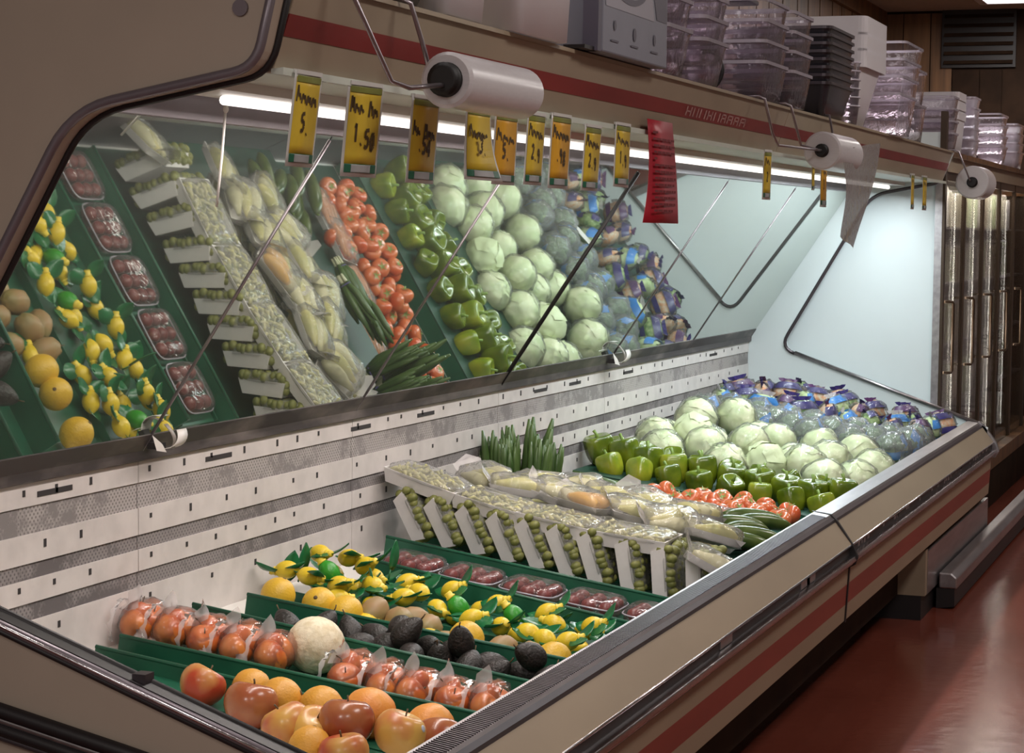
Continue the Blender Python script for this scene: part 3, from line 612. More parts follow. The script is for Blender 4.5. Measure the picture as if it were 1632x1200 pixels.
LOOSE = [(0.819, 0.746, -0.062), (0.766, 0.606, -0.081), (0.850, 0.580, -0.085), (0.692, 0.488, -0.098), (0.858, 0.490, -0.097), (0.710, 0.367, -0.084), (0.988-0.10, 0.393, -0.105), (0.724, 0.259, -0.099), (0.974-0.08, 0.264, -0.129), (0.592, 0.319, -0.116), (0.833, 0.217, -0.140), (0.701, 0.434, -0.105)]
spec = [(apple, 'apple', 'red and yellow apple tilted on its own, farthest back of the loose fruit', (0.5, 0.3, 0.4)),
 (appleD, 'apple', 'rosy apple second from the back at the near edge of the loose fruit', (0.2, -0.2, 2.0)),
 (orange, 'orange', 'yellow-orange orange tucked behind the rosy apple in the loose fruit', (1.2, 0.2, 0.2)),
 (appleY, 'apple', 'pinkish yellow apple against the black edge of the near end panel', (0.3, 0.4, 2.4)),
 (orange, 'orange', 'orange half hidden behind the large dark red apple', (1.0, 0.6, 1.2)),
 (appleD, 'apple', 'large dark red-brown apple in the middle of the loose fruit front', (0.1, 0.15, 0.5)),
 (gfruit, 'grapefruit', 'orange-pink grapefruit right behind the yellow apple with the sticker', (0.7, 0.4, 0.7)),
 (appleY, 'apple', 'yellow apple with a small blue-white sticker near the front rail', (0.35, 0.1, 0.25)),
 (gfruit, 'grapefruit', 'bright orange grapefruit nearest the front rail grille', (0.9, 0.2, 2.7)),
 (apple, 'apple', 'pale red apple at the very bottom edge of the picture', (0.2, 0.0, 3.0)),
 (appleD, 'apple', 'dark red apple below the bright orange grapefruit by the rail', (0.4, 0.5, 1.0)),
 (appleY, 'apple', 'small yellow apple squeezed between the dark red apple and the pinkish one', (0.0, 0.5, 4.0))]
for (pr_, nm, lab, ro), p in zip(spec, LOOSE):
    o = dup(pr_, (p[0], p[1], p[2]+0.004), ro, lab, scale=1.13); o['category'] = nm
# hidden bed of fruit under the pile is only hinted at: two more at the rail
for lab, p, pr_ in (('yellow orange peeping out low between the dark apple and the end panel', (0.62, 0.405, -0.112), orange), ('orange low at the back of the loose fruit behind the first apple', (0.905, 0.675, -0.075), orange)):
    o = dup(pr_, p, (0.4, 0.2, 1), lab); o['category'] = 'orange'

# bagged apples: apples in clear film with bunched tails
def make_bag(seed):
    rr = random.Random(seed)
    t = thing('apple_bag', 'x', 'bag of apples', (0, 0, 0))
    for k, (dx, dy, dz) in enumerate(((-0.040, -0.002, -0.004), (0.040, 0.003, -0.004), (0.004, 0.016, 0.018))):
        a = ob('bagged_apple', MB().blob(f_apple(0.040 if k < 2 else 0.030), 18, 12), M['bagapple'], t, loc=(dx, dy, dz), rot=(rr.uniform(-.8, .8), rr.uniform(-.8, .8), rr.uniform(0, 6)))
        ob('apple_stem', MB().tube([(0, 0, 0.022), (0.002, 0, 0.040)], 0.0016, 5), M['stem'], a)
    ob('film', MB().blob(f_ell(0.086, 0.046, 0.052, 0.14, 2.6, seed), 22, 14), M['film'], t, loc=(0, 0, 0.002))
    def fan(base, out, half, n=7, ph=0.0):
        mb = MB(); base = Vector(base); out = Vector(out); side = out.cross(Vector((1, 0.2, 0))).normalized(); vs = []
        for k in range(n+1):
            s_ = k/n
            for j in (-1, -0.33, 0.33, 1):
                w_ = half*(0.55+0.75*s_); vs.append(base+out*s_+side*w_*j+Vector((0.007*math.sin(3*j+ph+4*s_), 0.005*math.cos(5*j+ph), 0)))
        mb.add(vs, [(4*k+j, 4*k+j+1, 4*k+j+5, 4*k+j+4) for k in range(n) for j in range(3)], True)
        ob('film_tail', mb, M['filmtail'], t)
    rb = MB(); vs = []
    for k in range(15):                                # folded seam of the bag, milky white standing in for the film's edge-on sheen
        a = -0.9+3.1*k/14; rr2 = 0.052+0.003*math.sin(3*k+seed)
        for yy in (0.036, 0.046+0.004*math.sin(2*k)): vs.append((-0.036-rr2*0.9*math.cos(a), yy, rr2*math.sin(a)))
    rb.add(vs, [(2*k, 2*k+1, 2*k+3, 2*k+2) for k in range(14)], True); ob('film_seam', rb, M['filmtail'], t)
    fan((-0.02, 0.010, 0.040), (0.004, 0.028, 0.014), 0.030, ph=seed+1)
    if seed != 2: fan((-0.070, -0.022, 0.000), (-0.012, -0.016, -0.046), 0.018, ph=seed+3)
    return P(t)
bags = [make_bag(s) for s in (1, 2, 3)]
BAGS = [(1.15, 1.072, -0.018), (1.15, 0.985, -0.028), (1.15, 0.900, -0.040), (1.15, 0.820, -0.051), (1.15, 0.738, -0.064), (1.16, 0.553, -0.098), (1.15, 0.468, -0.112), (1.15, 0.388, -0.122), (1.15, 0.308, -0.132), (1.15, 0.222, -0.138)]
for i, p in enumerate(BAGS):
    place(bags, i, (p[0], p[1], p[2]+0.014), (SLOPE, random.uniform(-.1, .1), random.uniform(-.2, .2)), ('film bag of orange-red apples, %s from the back panel in its row' % ORD[i]) if i < 5 else ('film bag of red apples, %s in front of the gap in its row' % ORD[i-5]), 'bagged apples')

# cantaloupe
def f_melon(t, p):
    r = 0.068*(1-0.012*abs(math.cos(4.5*p))**6); return (r*math.sin(t)*math.cos(p), r*math.sin(t)*math.sin(p), r*0.95*math.cos(t))
t = proto_fruit('cantaloupe', f_melon, M['cantaloupe'], nu=36, nv=20); t.location = (1.245, 0.683, -0.046); t.rotation_euler = (0.3, 0.9, 0.4)
tag(t, 'pale netted cantaloupe melon between the bagged apples and the avocados', 'melon')

# avocados
def f_avo(t, p):
    c = math.cos(t); r = 0.031*math.sin(t)*(1-0.22*c-0.10*c*c); n_ = 1+0.03*noise.noise(Vector((math.cos(p)*3, math.sin(p)*3, c*4)))
    return (r*n_*math.cos(p), r*n_*math.sin(p), 0.046*c)
avo = P(proto_fruit('avocado', f_avo, M['avocado']))
AVO = [(1.450, 0.686, -0.070), (1.455, 0.624, -0.075), (1.400, 0.581, -0.085), (1.377, 0.503, -0.096), (1.456, 0.561, -0.050), (1.455, 0.490, -0.092), (1.403, 0.440, -0.104), (1.458, 0.423, -0.102), (1.395, 0.366, -0.112), (1.380, 0.297, -0.122), (1.450, 0.330, -0.119), (1.440, 0.245, -0.128), (1.384, 0.622, -0.084), (1.440, 0.750, -0.058), (1.400, 0.830, -0.052), (1.405, 0.535, -0.048), (1.415, 0.228, -0.080), (1.425, 0.405, -0.062), (1.395, 0.180, -0.135)]
AVO = relax(AVO, 0.066, x0=1.36, x1=1.465)
for i, p in enumerate(sorted(AVO, key=lambda q: -q[1])):
    o = dup(avo, (p[0], p[1], p[2]+0.016), (1.1+random.uniform(-.6, .6), random.uniform(-.6, .6), random.uniform(0, 6)), 'dark avocado, %s from the back in the avocado row' % ORD[i], 'avocados'); o['category'] = 'avocado'

# citrus, mangoes
CIT = [(1.630, 0.965, -0.012), (1.625, 0.850, -0.026), (1.625, 0.780, -0.042), (1.640, 0.466, -0.086), (1.635, 0.243, -0.118)]
CL = ['large yellow lemon alone at the back end of the tall green divider', 'yellow-orange citrus with a brown navel, left one of the touching pair', 'yellow citrus, right one of the touching pair above the divider', 'round dark-yellow orange sitting above the avocados in mid row', 'large orange-yellow citrus lying against the front rail grille']
for p, l, ro in zip(CIT, CL, ((0.3, 0.2, 0), (-0.1, -1.0, 0.3), (1.0, 0.4, 1), (0.5, 0.5, 2), (1.2, 0.3, 0.9))):
    o = dup(lemon, p, ro, l, scale=(1.06, 1.06, 1.06)); o['category'] = 'citrus fruit'
MAN = [(1.680, 0.726, -0.045), (1.69, 0.655, -0.062), (1.740, 0.649, -0.072), (1.67, 0.578, -0.074), (1.68, 0.385, -0.115), (1.61, 0.400, -0.130), (1.70, 0.330, -0.130), (1.60, 0.690, -0.090), (1.60, 0.610, -0.098), (1.60, 0.32, -0.14), (1.66, 0.52, -0.115), (1.58, 0.52, -0.115)]
MAN = relax(MAN, 0.070, x0=1.56, x1=1.74)
for i, p in enumerate(sorted(MAN, key=lambda q: -q[1])):
    o = dup(mango, p, (random.uniform(.6, 1.8), random.uniform(-.5, .5), random.uniform(0, 6)), 'dull brown-green mango, %s from the back among the yellow citrus' % ORD[i], 'mangoes'); o['category'] = 'mango'

# lemon and lime shaped juice bottles with leaf tags
def f_bot(t, p):
    c = math.cos(t); s_ = math.sin(t); r = 0.0240
    return (r*s_*math.cos(p), r*s_*math.sin(p), 0.031*c+0.005*(math.exp(-(t/0.35)**2)-math.exp(-((PI-t)/0.30)**2)))
def make_bottle(m, capm, name):
    t = thing(name, 'x', 'juice bottle', (0, 0, 0))
    ob('bottle_body', MB().blob(f_bot, 18, 12), m, t)
    ob('cap', MB().lathe([(0.0001, 0.045), (0.0085, 0.045), (0.0095, 0.042), (0.0095, 0.034), (0.0125, 0.032), (0.0125, 0.0295), (0.006, 0.028)], 14), M[capm], t)
    for q, (an, up_) in enumerate(((0.9, 0.012), (-1.3, 0.006), (2.6, 0.0)) if name.startswith('lemon') else ((-1.5, 0.02),)):
        lf = MB(); vs = []; ca, sa = math.cos(an), math.sin(an)
        for k in range(7):                             # broad foil leaves lying round the bottle neck
            s_ = k/6; w_ = 0.024*math.sin(PI*(0.08+0.92*s_))**0.8; o_ = 0.012+0.058*s_
            for j in (-1, 0, 1):
                # local frame: bottle lies along z, leaves spread sideways (x, z) a little below its top side (y)
                u_ = j*w_; vs.append((ca*o_-sa*u_, 0.002+up_*(s_-0.3)*2-0.006*math.sin(3*s_)+0.004*abs(j), 0.014+sa*o_+ca*u_))
        lf.add(vs, [(3*k+j, 3*k+j+1, 3*k+j+4, 3*k+j+3) for k in range(6) for j in (0, 1)], True)
        o = ob('leaf_tag', lf, M['leaf'], t); md = o.modifiers.new('thick', 'SOLIDIFY'); md.thickness = 0.001
    return P(t)
lb = make_bottle(M['lemonbottle'], 'cap', 'lemon_juice_bottle'); gb = make_bottle(M['limebottle'], 'cap', 'lime_juice_bottle')
BOT = [(1.970, 1.008, 0.043), (1.850, 1.047, 0.015), (1.820, 0.970, 0.008), (2.020, 0.947, 0.028), (2.000, 0.891, 0.013), (1.900, 0.826, -0.018), (1.850, 0.899, -0.015), (2.020, 0.777, -0.026), (1.970, 0.724, -0.041), (1.900, 0.739, -0.044), (2.080, 0.676, -0.049), (1.880, 0.638, -0.063), (1.850, 0.532, -0.075), (2.060, 0.542, -0.073), (1.850, 0.455, -0.090), (1.820, 0.371, -0.094), (2.000, 0.383, -0.075), (1.950, 0.346, -0.093), (1.800, 0.261, -0.104), (1.980, 0.255, -0.097), (1.800, 0.321, -0.102), (1.640, 0.731, -0.064), (1.580, 0.541, -0.078),
 (2.04, 1.0, -0.02), (1.93, 0.99, -0.03), (2.08, 0.90, -0.03), (1.95, 0.90, -0.04), (2.10, 0.80, -0.05), (1.84, 0.80, -0.06), (1.80, 0.88, -0.04), (2.10, 0.60, -0.10), (1.97, 0.62, -0.10), (2.0, 0.48, -0.11), (1.92, 0.43, -0.12), (2.1, 0.42, -0.12), (2.08, 0.30, -0.13), (1.89, 0.26, -0.14)]
BOT = relax(BOT, 0.050, x0=1.58, x1=2.14)
pts = sorted(BOT, key=lambda q: -q[1])
for i, p in enumerate(pts):
    o = dup(lb, p, (1.40+random.uniform(-.35, .35), random.uniform(-.5, .5), random.choice((0.0, 0.3, -0.5, 2.9))+random.uniform(-.5, .5)), 'x', 'lemon juice bottles')
    o['label'] = 'yellow lemon-shaped juice bottle with green leaf tag, %s from the back of its pile' % ORD[i]
for p, l in (((1.920, 0.957, 0.004), 'bright green lime-shaped juice bottle at the back, left of the yellow cluster'), ((1.900, 0.587, -0.060), 'bright green lime-shaped juice bottle in the middle of the bottle pile'), ((1.950, 0.454, -0.082), 'green lime-shaped juice bottle lower in the front half of the bottle pile')):
    dup(gb, p, (0.5, 0.5, 2.6), l, 'lime juice bottles', scale=1.08)
# upright leaf tags that stand clear of the pile
for p, l, rz in (((1.93, 1.035, 0.030), 'dark green pointed leaf tag standing up at the back of the bottle pile', 0.4), ((1.87, 1.045, 0.018), 'green leaf tag standing up at the back left of the bottle pile', -0.3), ((1.98, 0.800, 0.045), 'green leaf tag standing up before the tall divider of the red packs', 0.5), ((1.90, 0.830, -0.020), 'green leaf tag sticking up in the middle of the yellow bottles', 1.2)):
    lf = MB(); vs = []
    for k in range(8):
        s_ = k/7; w_ = 0.024*math.sin(PI*(0.10+0.90*s_))**0.8
        for j in (-1, 0, 1): vs.append((j*w_, 0.012*s_*s_-0.004*abs(j), -0.035+0.080*s_))
    lf.add(vs, [(3*k+j, 3*k+j+1, 3*k+j+4, 3*k+j+3) for k in range(7) for j in (0, 1)], True)
    t = thing('leaf_tag', l, 'leaf tag', p, (0.2, 0.25, rz-0.6))
    o = ob('leaf_blade', lf, M['leaf'], t); md = o.modifiers.new('thick', 'SOLIDIFY'); md.thickness = 0.0012
    ob('leaf_stalk', MB().tube([(0, 0, -0.034), (0, -0.004, -0.06)], 0.0025, 6), M['leaf'], t)

# red fruit packs in clear clamshells
def make_pack():
    t = thing('red_fruit_pack', 'x', 'fruit pack', (0, 0, 0))
    me = None
    for i in range(3):
        for j in range(3):
            if me is None: me = MB().blob(f_ell(0.021, 0.022, 0.018, 0.08, 3, i+j), 12, 8).mesh('red_fruit')
            ob('red_fruit', me, M['tomatopack'], t, loc=(-0.046+0.046*j, -0.048+0.048*i, 0.022))
    def shell(t_, p):
        e = 0.45; c = lambda v: math.copysign(abs(v)**e, v)
        return (0.082*c(math.sin(t_))*c(math.cos(p)), 0.080*c(math.sin(t_))*c(math.sin(p)), 0.022+0.026*c(math.cos(t_)))
    ob('clamshell', MB().blob(shell, 28, 12), M['clam'], t)
    ob('pack_rim', MB().tube([(0.084*math.copysign(abs(math.cos(a))**0.4, math.cos(a)), 0.082*math.copysign(abs(math.sin(a))**0.4, math.sin(a)), 0.024) for a in [2*PI*k/28 for k in range(29)]], 0.0025, 5), M['tubrim'], t)
    return P(t)
pack = make_pack()
for i, y in enumerate((0.885, 0.71, 0.535, 0.360, 0.185)):
    dup(pack, (2.32, y, D(y)+0.040), (SLOPE, 0, 0), 'clear clamshell of dark red fruit, %s from the back in the green tray' % ORD[i], 'red fruit packs')

# ------------------------------------------------------------------ foam trays
def tray_mesh(lx, ly, h, th=0.004, fl=0.012):
    mb = MB(); a, b = lx/2, ly/2
    def ring(d, z): return [(-a+d, -b+d, z), (a-d, -b+d, z), (a-d, b-d, z), (-a+d, b-d, z)]
    rings = [ring(fl, 0), ring(0, h), ring(-0.004, h), ring(-0.004, h-0.004) , ring(th, h-0.001), ring(fl+th, th)]
    rings = [ring(fl, 0), ring(0.0, h), ring(th, h), ring(fl+th, th)]
    vs = [v for r in rings for v in r]; fs = [(3, 2, 1, 0)]
    for i in range(3):
        for k in range(4): fs.append((4*i+k, 4*i+(k+1) % 4, 4*i+4+(k+1) % 4, 4*i+4+k))
    fs.append((12, 13, 14, 15)); return mb.add(vs, fs)
def pillow(lx, ly, z0, h, e=0.5, nz=0.06, seed=0):
    def f(t, p):
        c = lambda v: math.copysign(abs(v)**e, v)
        v = Vector((math.sin(t)*math.cos(p), math.sin(t)*math.sin(p), math.cos(t))); n_ = 1+nz*noise.noise(v*4+Vector((seed, 0, 0)))
        zz = c(math.cos(t))
        return (lx/2*c(math.sin(t))*c(math.cos(p))*n_, ly/2*c(math.sin(t))*c(math.sin(p))*n_, z0+(h*zz*n_ if zz > 0 else zz*0.004))
    return f
def make_sprout_tray(seed):
    rr = random.Random(seed); t = thing('sprout_tray', 'x', 'vegetable tray', (0, 0, 0))
    ob('foam_tray', tray_mesh(0.20, 0.155, 0.046), M['foam'], t)
    mb = MB()
    for i in range(9):
        for j in range(8):
            for lay in (0, 1, 2):
                x = max(-0.096+0.024*i+rr.uniform(-.008, .008)*(i > 0), (-0.078, -0.082, -0.093)[lay]); y = -0.068+0.0195*j+rr.uniform(-.006, .006); r = rr.uniform(0.0115, 0.0155)
                mb.blob(f_ell(r, r, r*1.1), 7, 5, loc=(x, y, 0.022+0.0185*lay+rr.uniform(-.004, .006)))
    ob('brussels_sprouts', mb, M['sprout'], t, kind='stuff')
    ob('wrap', MB().blob(pillow(0.208, 0.160, 0.042, 0.034, seed=seed), 24, 12), M['wrap'], t)
    return P(t)
strays = [make_sprout_tray(s) for s in (4, 5)]
SLAT = [(1.046, 0.045, 62), (0.950, 0.030, 62), (0.855, 0.016, 64), (0.760, 0.000, 65), (0.672, -0.012, 66), (0.580, -0.026, 68), (0.490, -0.040, 72), (0.385, -0.052, 80), (0.285, -0.066, 86), (0.185, -0.082, 88)]
for i, (y, z, an) in enumerate(SLAT):
    place(strays, i, (2.715, y, z), (math.radians(an), 0, 0), 'white foam tray of green sprouts stood on edge, %s from the back panel' % ORD[i], 'sprout trays stood on edge')
def make_flat(seed, kind):
    rr = random.Random(seed); t = thing('vegetable_tray', 'x', 'vegetable tray', (0, 0, 0))
    ob('foam_tray', tray_mesh(0.19, 0.235, 0.042), M['foam'], t)
    mb = MB()
    for k in range(70):
        x = rr.uniform(-.075, .075); y = rr.uniform(-.098, .098); a = rr.uniform(0, PI); z = 0.030+rr.uniform(0, .018)
        mb.tube([(x-0.018*math.cos(a), y-0.018*math.sin(a), z), (x, y, z+0.006), (x+0.018*math.cos(a), y+0.018*math.sin(a), z)], [0.004, 0.006, 0.003], 5)
    ob('bean_sprouts', mb, M['bean'], t, kind='stuff')
    ob('wrap', MB().blob(pillow(0.196, 0.240, 0.036, 0.022, seed=seed), 24, 12), M['wrap'], t)
    return P(t)
flats = [make_flat(8, 0), make_flat(9, 0)]
for i, (x, y, z, an) in enumerate(((2.72, 1.005, 0.128, 17), (2.725, 0.790, 0.068, 13), (2.72, 0.585, 0.030, 10), (2.715, 0.365, 0.000, 6))):
    place(flats, i, (x, y, z), (math.radians(an), 0, 0), 'flat wrapped foam tray of pale sprouts on top, %s from the back panel' % ORD[i], 'flat trays on top of the edge-on trays')
def make_squash(seed, cols):
    rr = random.Random(seed); t = thing('squash_pack', 'x', 'vegetable pack', (0, 0, 0))
    ob('foam_tray', tray_mesh(0.135, 0.175, 0.022), M['foam'], t)
    for k, m in enumerate(cols):
        x = -0.042+0.084*k/(len(cols)-1); ln = rr.uniform(0.066, 0.074)
        pts = [(x+0.004*math.sin(s_*2+k), -ln+2*ln*s_, 0.030+0.004*math.sin(3*s_+k)) for s_ in [q/8 for q in range(9)]]
        ob('squash', MB().tube(pts, [0.007, 0.017, 0.022, 0.024, 0.023, 0.020, 0.014, 0.010, 0.006], 10), M[m], t)
    ob('wrap', MB().blob(pillow(0.142, 0.184, 0.004, 0.060, seed=seed, nz=0.14), 24, 12), M['wrap'], t)
    mb = MB(); mb.add([(-0.04, 0.080, 0.02), (0.04, 0.080, 0.02), (0.055, 0.108, 0.050), (-0.045, 0.112, 0.056), (0.0, 0.086, 0.045), (0.01, 0.118, 0.075)], [(0, 4, 5, 3), (4, 1, 2, 5)], True)
    ob('wrap_tail', mb, M['filmtail'], t)
    return P(t)
sqs = [make_squash(1, ('squash', 'parsnip', 'squash')), make_squash(2, ('parsnip', 'squash', 'parsnip')), make_squash(3, ('squasho', 'squasho', 'squash'))]
HEAP = [(3.000, 0.923, 0.115, 1), (2.930, 0.799, 0.100, 0), (3.08, 0.780, 0.094, 0), (2.970, 0.671, 0.082, 1), (2.930, 0.570, 0.066, 2), (3.150, 0.680, 0.085, 1), (3.120, 0.560, 0.060, 0), (2.970, 0.444, 0.042, 0), (3.120, 0.440, 0.046, 1), (2.970, 0.327, 0.018, 1), (2.960, 0.205, -0.012, 0), (3.14, 0.31, 0.02, 0),
        (3.02, 1.00, 0.02, 1), (3.18, 0.95, 0.02, 0), (3.02, 0.76, -0.01, 0), (3.20, 0.82, 0.00, 1), (3.05, 0.52, -0.04, 1), (3.22, 0.55, -0.04, 0), (3.05, 0.28, -0.08, 0), (3.22, 0.30, -0.07, 1), (2.93, 0.90, 0.015, 1), (2.95, 0.62, -0.03, 0), (2.95, 0.38, -0.06, 0)]
for i, (x, y, z, k) in enumerate(sorted(HEAP, key=lambda q: -q[1])):
    lab = 'film-wrapped tray of orange squash on the heap behind the flat trays' if k == 2 else 'film-wrapped tray of pale yellow squash, %s from the back of the heap' % ORD[i]
    dup(sqs[k], (x, y, z), (SLOPE+random.uniform(-.22, .22), random.uniform(-.35, .35), random.uniform(-.7, .7)), lab, 'wrapped squash packs')
dup(sqs[1], (2.60, 0.105, -0.045), (0.5, 0.1, 0.3), 'film-wrapped pale vegetable pack squeezed against the front rail beside the foam trays')

# green onions
def make_bunch(seed, n, ln, spread):
    rr = random.Random(seed); t = thing('green_onion_bunch', 'x', 'green onions', (0, 0, 0))
    wb_ = MB()
    for k in range(n):
        a = rr.uniform(0, 2*PI); r0 = rr.uniform(0, 0.020); s_ = rr.uniform(0.3, 1)*spread; L = ln*rr.uniform(0.75, 1.05)
        b = Vector((r0*math.cos(a), r0*math.sin(a), 0)); tip = Vector((s_*math.cos(a), s_*math.sin(a), L))
        ob('onion_leaf', MB().tube([b+Vector((0, 0, 0.02)), b*1.4+(tip-b)*0.35, b+(tip-b)*0.75, tip], [0.010, 0.016, 0.014, 0.004], 6), M['onion'], t)
        wb_.tube([b-Vector((0, 0, 0.02)), b+Vector((0, 0, 0.022))], [0.004, 0.007], 6)
    ob('white_roots', wb_, M['onionw'], t, kind='stuff')
    ob('band', MB().tube([(0.026*math.cos(q*PI/6), 0.026*math.sin(q*PI/6), 0.03) for q in range(13)], 0.003, 5), M['tie'], t)
    return P(t)
ons = [make_bunch(1, 14, 0.26, 0.045), make_bunch(2, 12, 0.23, 0.05)]
for i, (x, y, z, s_) in enumerate(((3.50, 1.085, 0.015, 0.88), (3.56, 1.04, 0.015, 0.98), (3.46, 1.005, 0.012, 0.85), (3.56, 0.965, 0.005, 1.14), (3.48, 0.925, 0.0, 0.90), (3.62, 0.92, 0.0, 0.80))):
    place(ons, i, (x, y, z), (-0.10, 0.04*(i % 3-1), i), 'dark green onion bunch standing upright by the back panel, %s along' % ORD[i], 'upright green onion bunches', scale=s_)
for i, (x, y, z) in enumerate(((3.46, 0.60, 0.050), (3.52, 0.53, 0.035), (3.60, 0.66, 0.040))):
    place(ons, i, (x, y, z), (-1.40, 0.15*i, 0.12*i-0.1), 'green onion bunch lying flat before the upright bunches, %s from the squash' % ORD[i], 'lying green onion bunches', scale=0.8)

# cucumbers
def make_cuke():
    t = thing('cucumber', 'x', 'cucumber', (0, 0, 0))
    pts = [(0.010*math.cos(q/5-1), -0.11+0.022*q, 0.006*math.sin(q/3)) for q in range(11)]
    ob('cucumber_skin', MB().tube(pts, [0.006, 0.017, 0.022, 0.024, 0.025, 0.025, 0.025, 0.024, 0.021, 0.015, 0.005], 12), M['cuke'], t)
    ob('stem_end', MB().tube([pts[-1], (0.004, 0.116, 0.006)], [0.004, 0.0025], 6), M['pepstem'], t)
    return P(t)
cu = make_cuke()
CUKE = [(3.500, 0.250, -0.032), (3.450, 0.205, -0.040), (3.330, 0.210, -0.058), (3.390, 0.180, -0.050), (3.600, 0.190, -0.035), (3.68, 0.24, -0.03), (3.42, 0.26, -0.085), (3.52, 0.23, -0.085), (3.62, 0.26, -0.08), (3.36, 0.33, -0.065), (3.56, 0.36, -0.06), (3.46, 0.38, -0.06)]
for i, (x, y, z) in enumerate(CUKE):
    o = dup(cu, (x, y, z), (SLOPE, 0.1*(i % 3), 0.75+random.uniform(-.35, .35)), 'dark green cucumber, %s in the pile against the front rail' % ORD[i], 'cucumbers')

# tomatoes, loose and wrapped
tom = thing('tomato', 'x', 'tomato', (0, 0, 0)); P(tom)
ob('tomato_skin', MB().blob(f_apple(0.036, 0.9), 18, 12), M['tomato'], tom)
cl = MB()
for k in range(5):
    a = 2*PI*k/5; cl.add([(0.004*math.cos(a+1.2), 0.004*math.sin(a+1.2), 0.024), (0.004*math.cos(a-1.2), 0.004*math.sin(a-1.2), 0.024), (0.022*math.cos(a), 0.022*math.sin(a), 0.031)], [(0, 1, 2)])
ob('calyx', cl, M['pepstem'], tom)
TOMA = [(4.000, 0.674, -0.007), (4.100, 0.652, -0.010), (3.900, 0.567, -0.022), (4.000, 0.539, -0.021), (4.150, 0.533, -0.027), (4.000, 0.449, -0.028), (4.000, 0.374, -0.040), (3.850, 0.389, -0.045), (3.950, 0.317, -0.059), (4.050, 0.290, -0.056), (3.800, 0.463, -0.030), (3.850, 0.259, -0.063), (3.75, 0.408, -0.049)]
TT = []
for col, x in enumerate((3.93, 4.01, 4.09, 4.17)):
    y = 0.20+0.03*(col % 2)
    while y < 1.04:
        TT.append((x, y, D(y)+(0.108 if y < 0.5 else (0.075 if y < 0.68 else 0.045))+random.uniform(0, .008), col)); y += 0.080
for p in TOMA: TT.append((*p, 4))
TT.sort(key=lambda q: -q[1]); cnt = [0]*5
CN = ['line nearest the camera', 'second line', 'third line', 'line by the peppers', 'top layer']
for (x, y, z, c) in TT:
    dup(tom, (x, y, z), (random.uniform(-.9, .9), random.uniform(-.9, .9), random.uniform(0, 6)), 'red tomato, %s from the back in the %s of the tomato row' % (ORD[cnt[c]], CN[c]), 'loose tomatoes'); cnt[c] += 1
def make_cpack():
    t = thing('carrot_tray', 'x', 'vegetable pack', (0, 0, 0)); ob('foam_tray', tray_mesh(0.13, 0.18, 0.022), M['foam'], t)
    for k in range(4):
        x = -0.045+0.03*k; ob('carrot', MB().tube([(x, -0.075, 0.030), (x+0.003, 0.0, 0.034), (x, 0.075, 0.030)], [0.015, 0.014, 0.004], 8), M['carrot'], t)
    ob('wrap', MB().blob(pillow(0.134, 0.184, 0.004, 0.050, nz=0.12, seed=4), 24, 12), M['wrap'], t); return P(t)
cp = make_cpack()
for i, y in enumerate((0.98, 0.79, 0.60, 0.425, 0.30)):
    dup(cp, (3.79, y, D(y)+(0.090 if i > 2 else (0.06 if i == 2 else 0.012))), (SLOPE, 0.1, random.uniform(-.2, .2)), 'wrapped tray of orange carrots beside the tomatoes, %s from the back' % ORD[i], 'carrot trays')

# peppers
def f_pep(t, p):
    c = math.cos(t); s_ = math.sin(t)
    lob = 1+0.085*math.cos(3.5*p if False else 4*p)*(0.6+0.4*s_)
    rho = 0.050*(s_**0.62)*lob*(1+0.16*c)
    z = 0.060*math.copysign(abs(c)**0.8, c)-0.020*math.exp(-(t/0.5)**2)+0.012*math.exp(-((PI-t)/0.4)**2)*math.cos(4*p)
    return (rho*math.cos(p), rho*math.sin(p), z)
def make_pep(m):
    t = thing('bell_pepper', 'x', 'pepper', (0, 0, 0)); ob('pepper_skin', MB().blob(f_pep, 32, 18), m, t)
    ob('stem', MB().tube([(0, 0, 0.036), (0.002, 0, 0.052), (0.008, 0.002, 0.066)], [0.009, 0.005, 0.006], 7), M['pepstem'], t); return P(t)
pg = make_pep(M['pepper']); pyl = make_pep(M['pepperY'])
PEPTOP = [(4.600, 1.055, 0.073, 0), (4.600, 0.955, 0.062, 0), (4.600, 0.863, 0.035, 0), (4.600, 0.762, 0.015, 1), (4.600, 0.650, 0.012, 0), (4.600, 0.541, -0.016, 1), (4.600, 0.434, -0.031, 0), (4.600, 0.335, -0.050, 0), (4.600, 0.235, -0.060, 1), (4.640, 0.130, -0.055, 1)]
for i, (x, y, z, k) in enumerate(PEPTOP):
    dup((pg, pyl)[0 if i not in (3, 5, 8) else 1] if i in (3,) else pg, (x, y, z), (random.uniform(-.2, .2), random.uniform(-.25, .15), random.uniform(0, 1.5)), '%s bell pepper, %s from the back in the front line' % ('yellow-green' if i == 3 else 'green', ORD[i]), 'front line of bell peppers', scale=1.13)
PL = []
for row, x in enumerate((4.72, 4.49)):
    y = 1.03-0.05*row
    while y > 0.14:
        PL.append((x+random.uniform(-.01, .01), y, D(y)+(0.125 if row == 0 else 0.098), 1 if (row == 1 and y > 0.85) else (1 if row == 1 and random.random() < 0.25 else 0)))
        y -= 0.115
for i, (x, y, z, k) in enumerate(PL):
    dup(pyl if k else pg, (x, y, z), (random.uniform(-.5, .5), random.uniform(-.5, .5), random.uniform(0, 1.5)), '%s bell pepper in the %s, %s from back' % ('yellow-green' if k else 'green', 'low near row' if x < 4.6 else 'far row of peppers', ORD[[q for q in PL if (q[0] < 4.6) == (x < 4.6)].index((x, y, z, k))]), 'other bell peppers', scale=0.95)

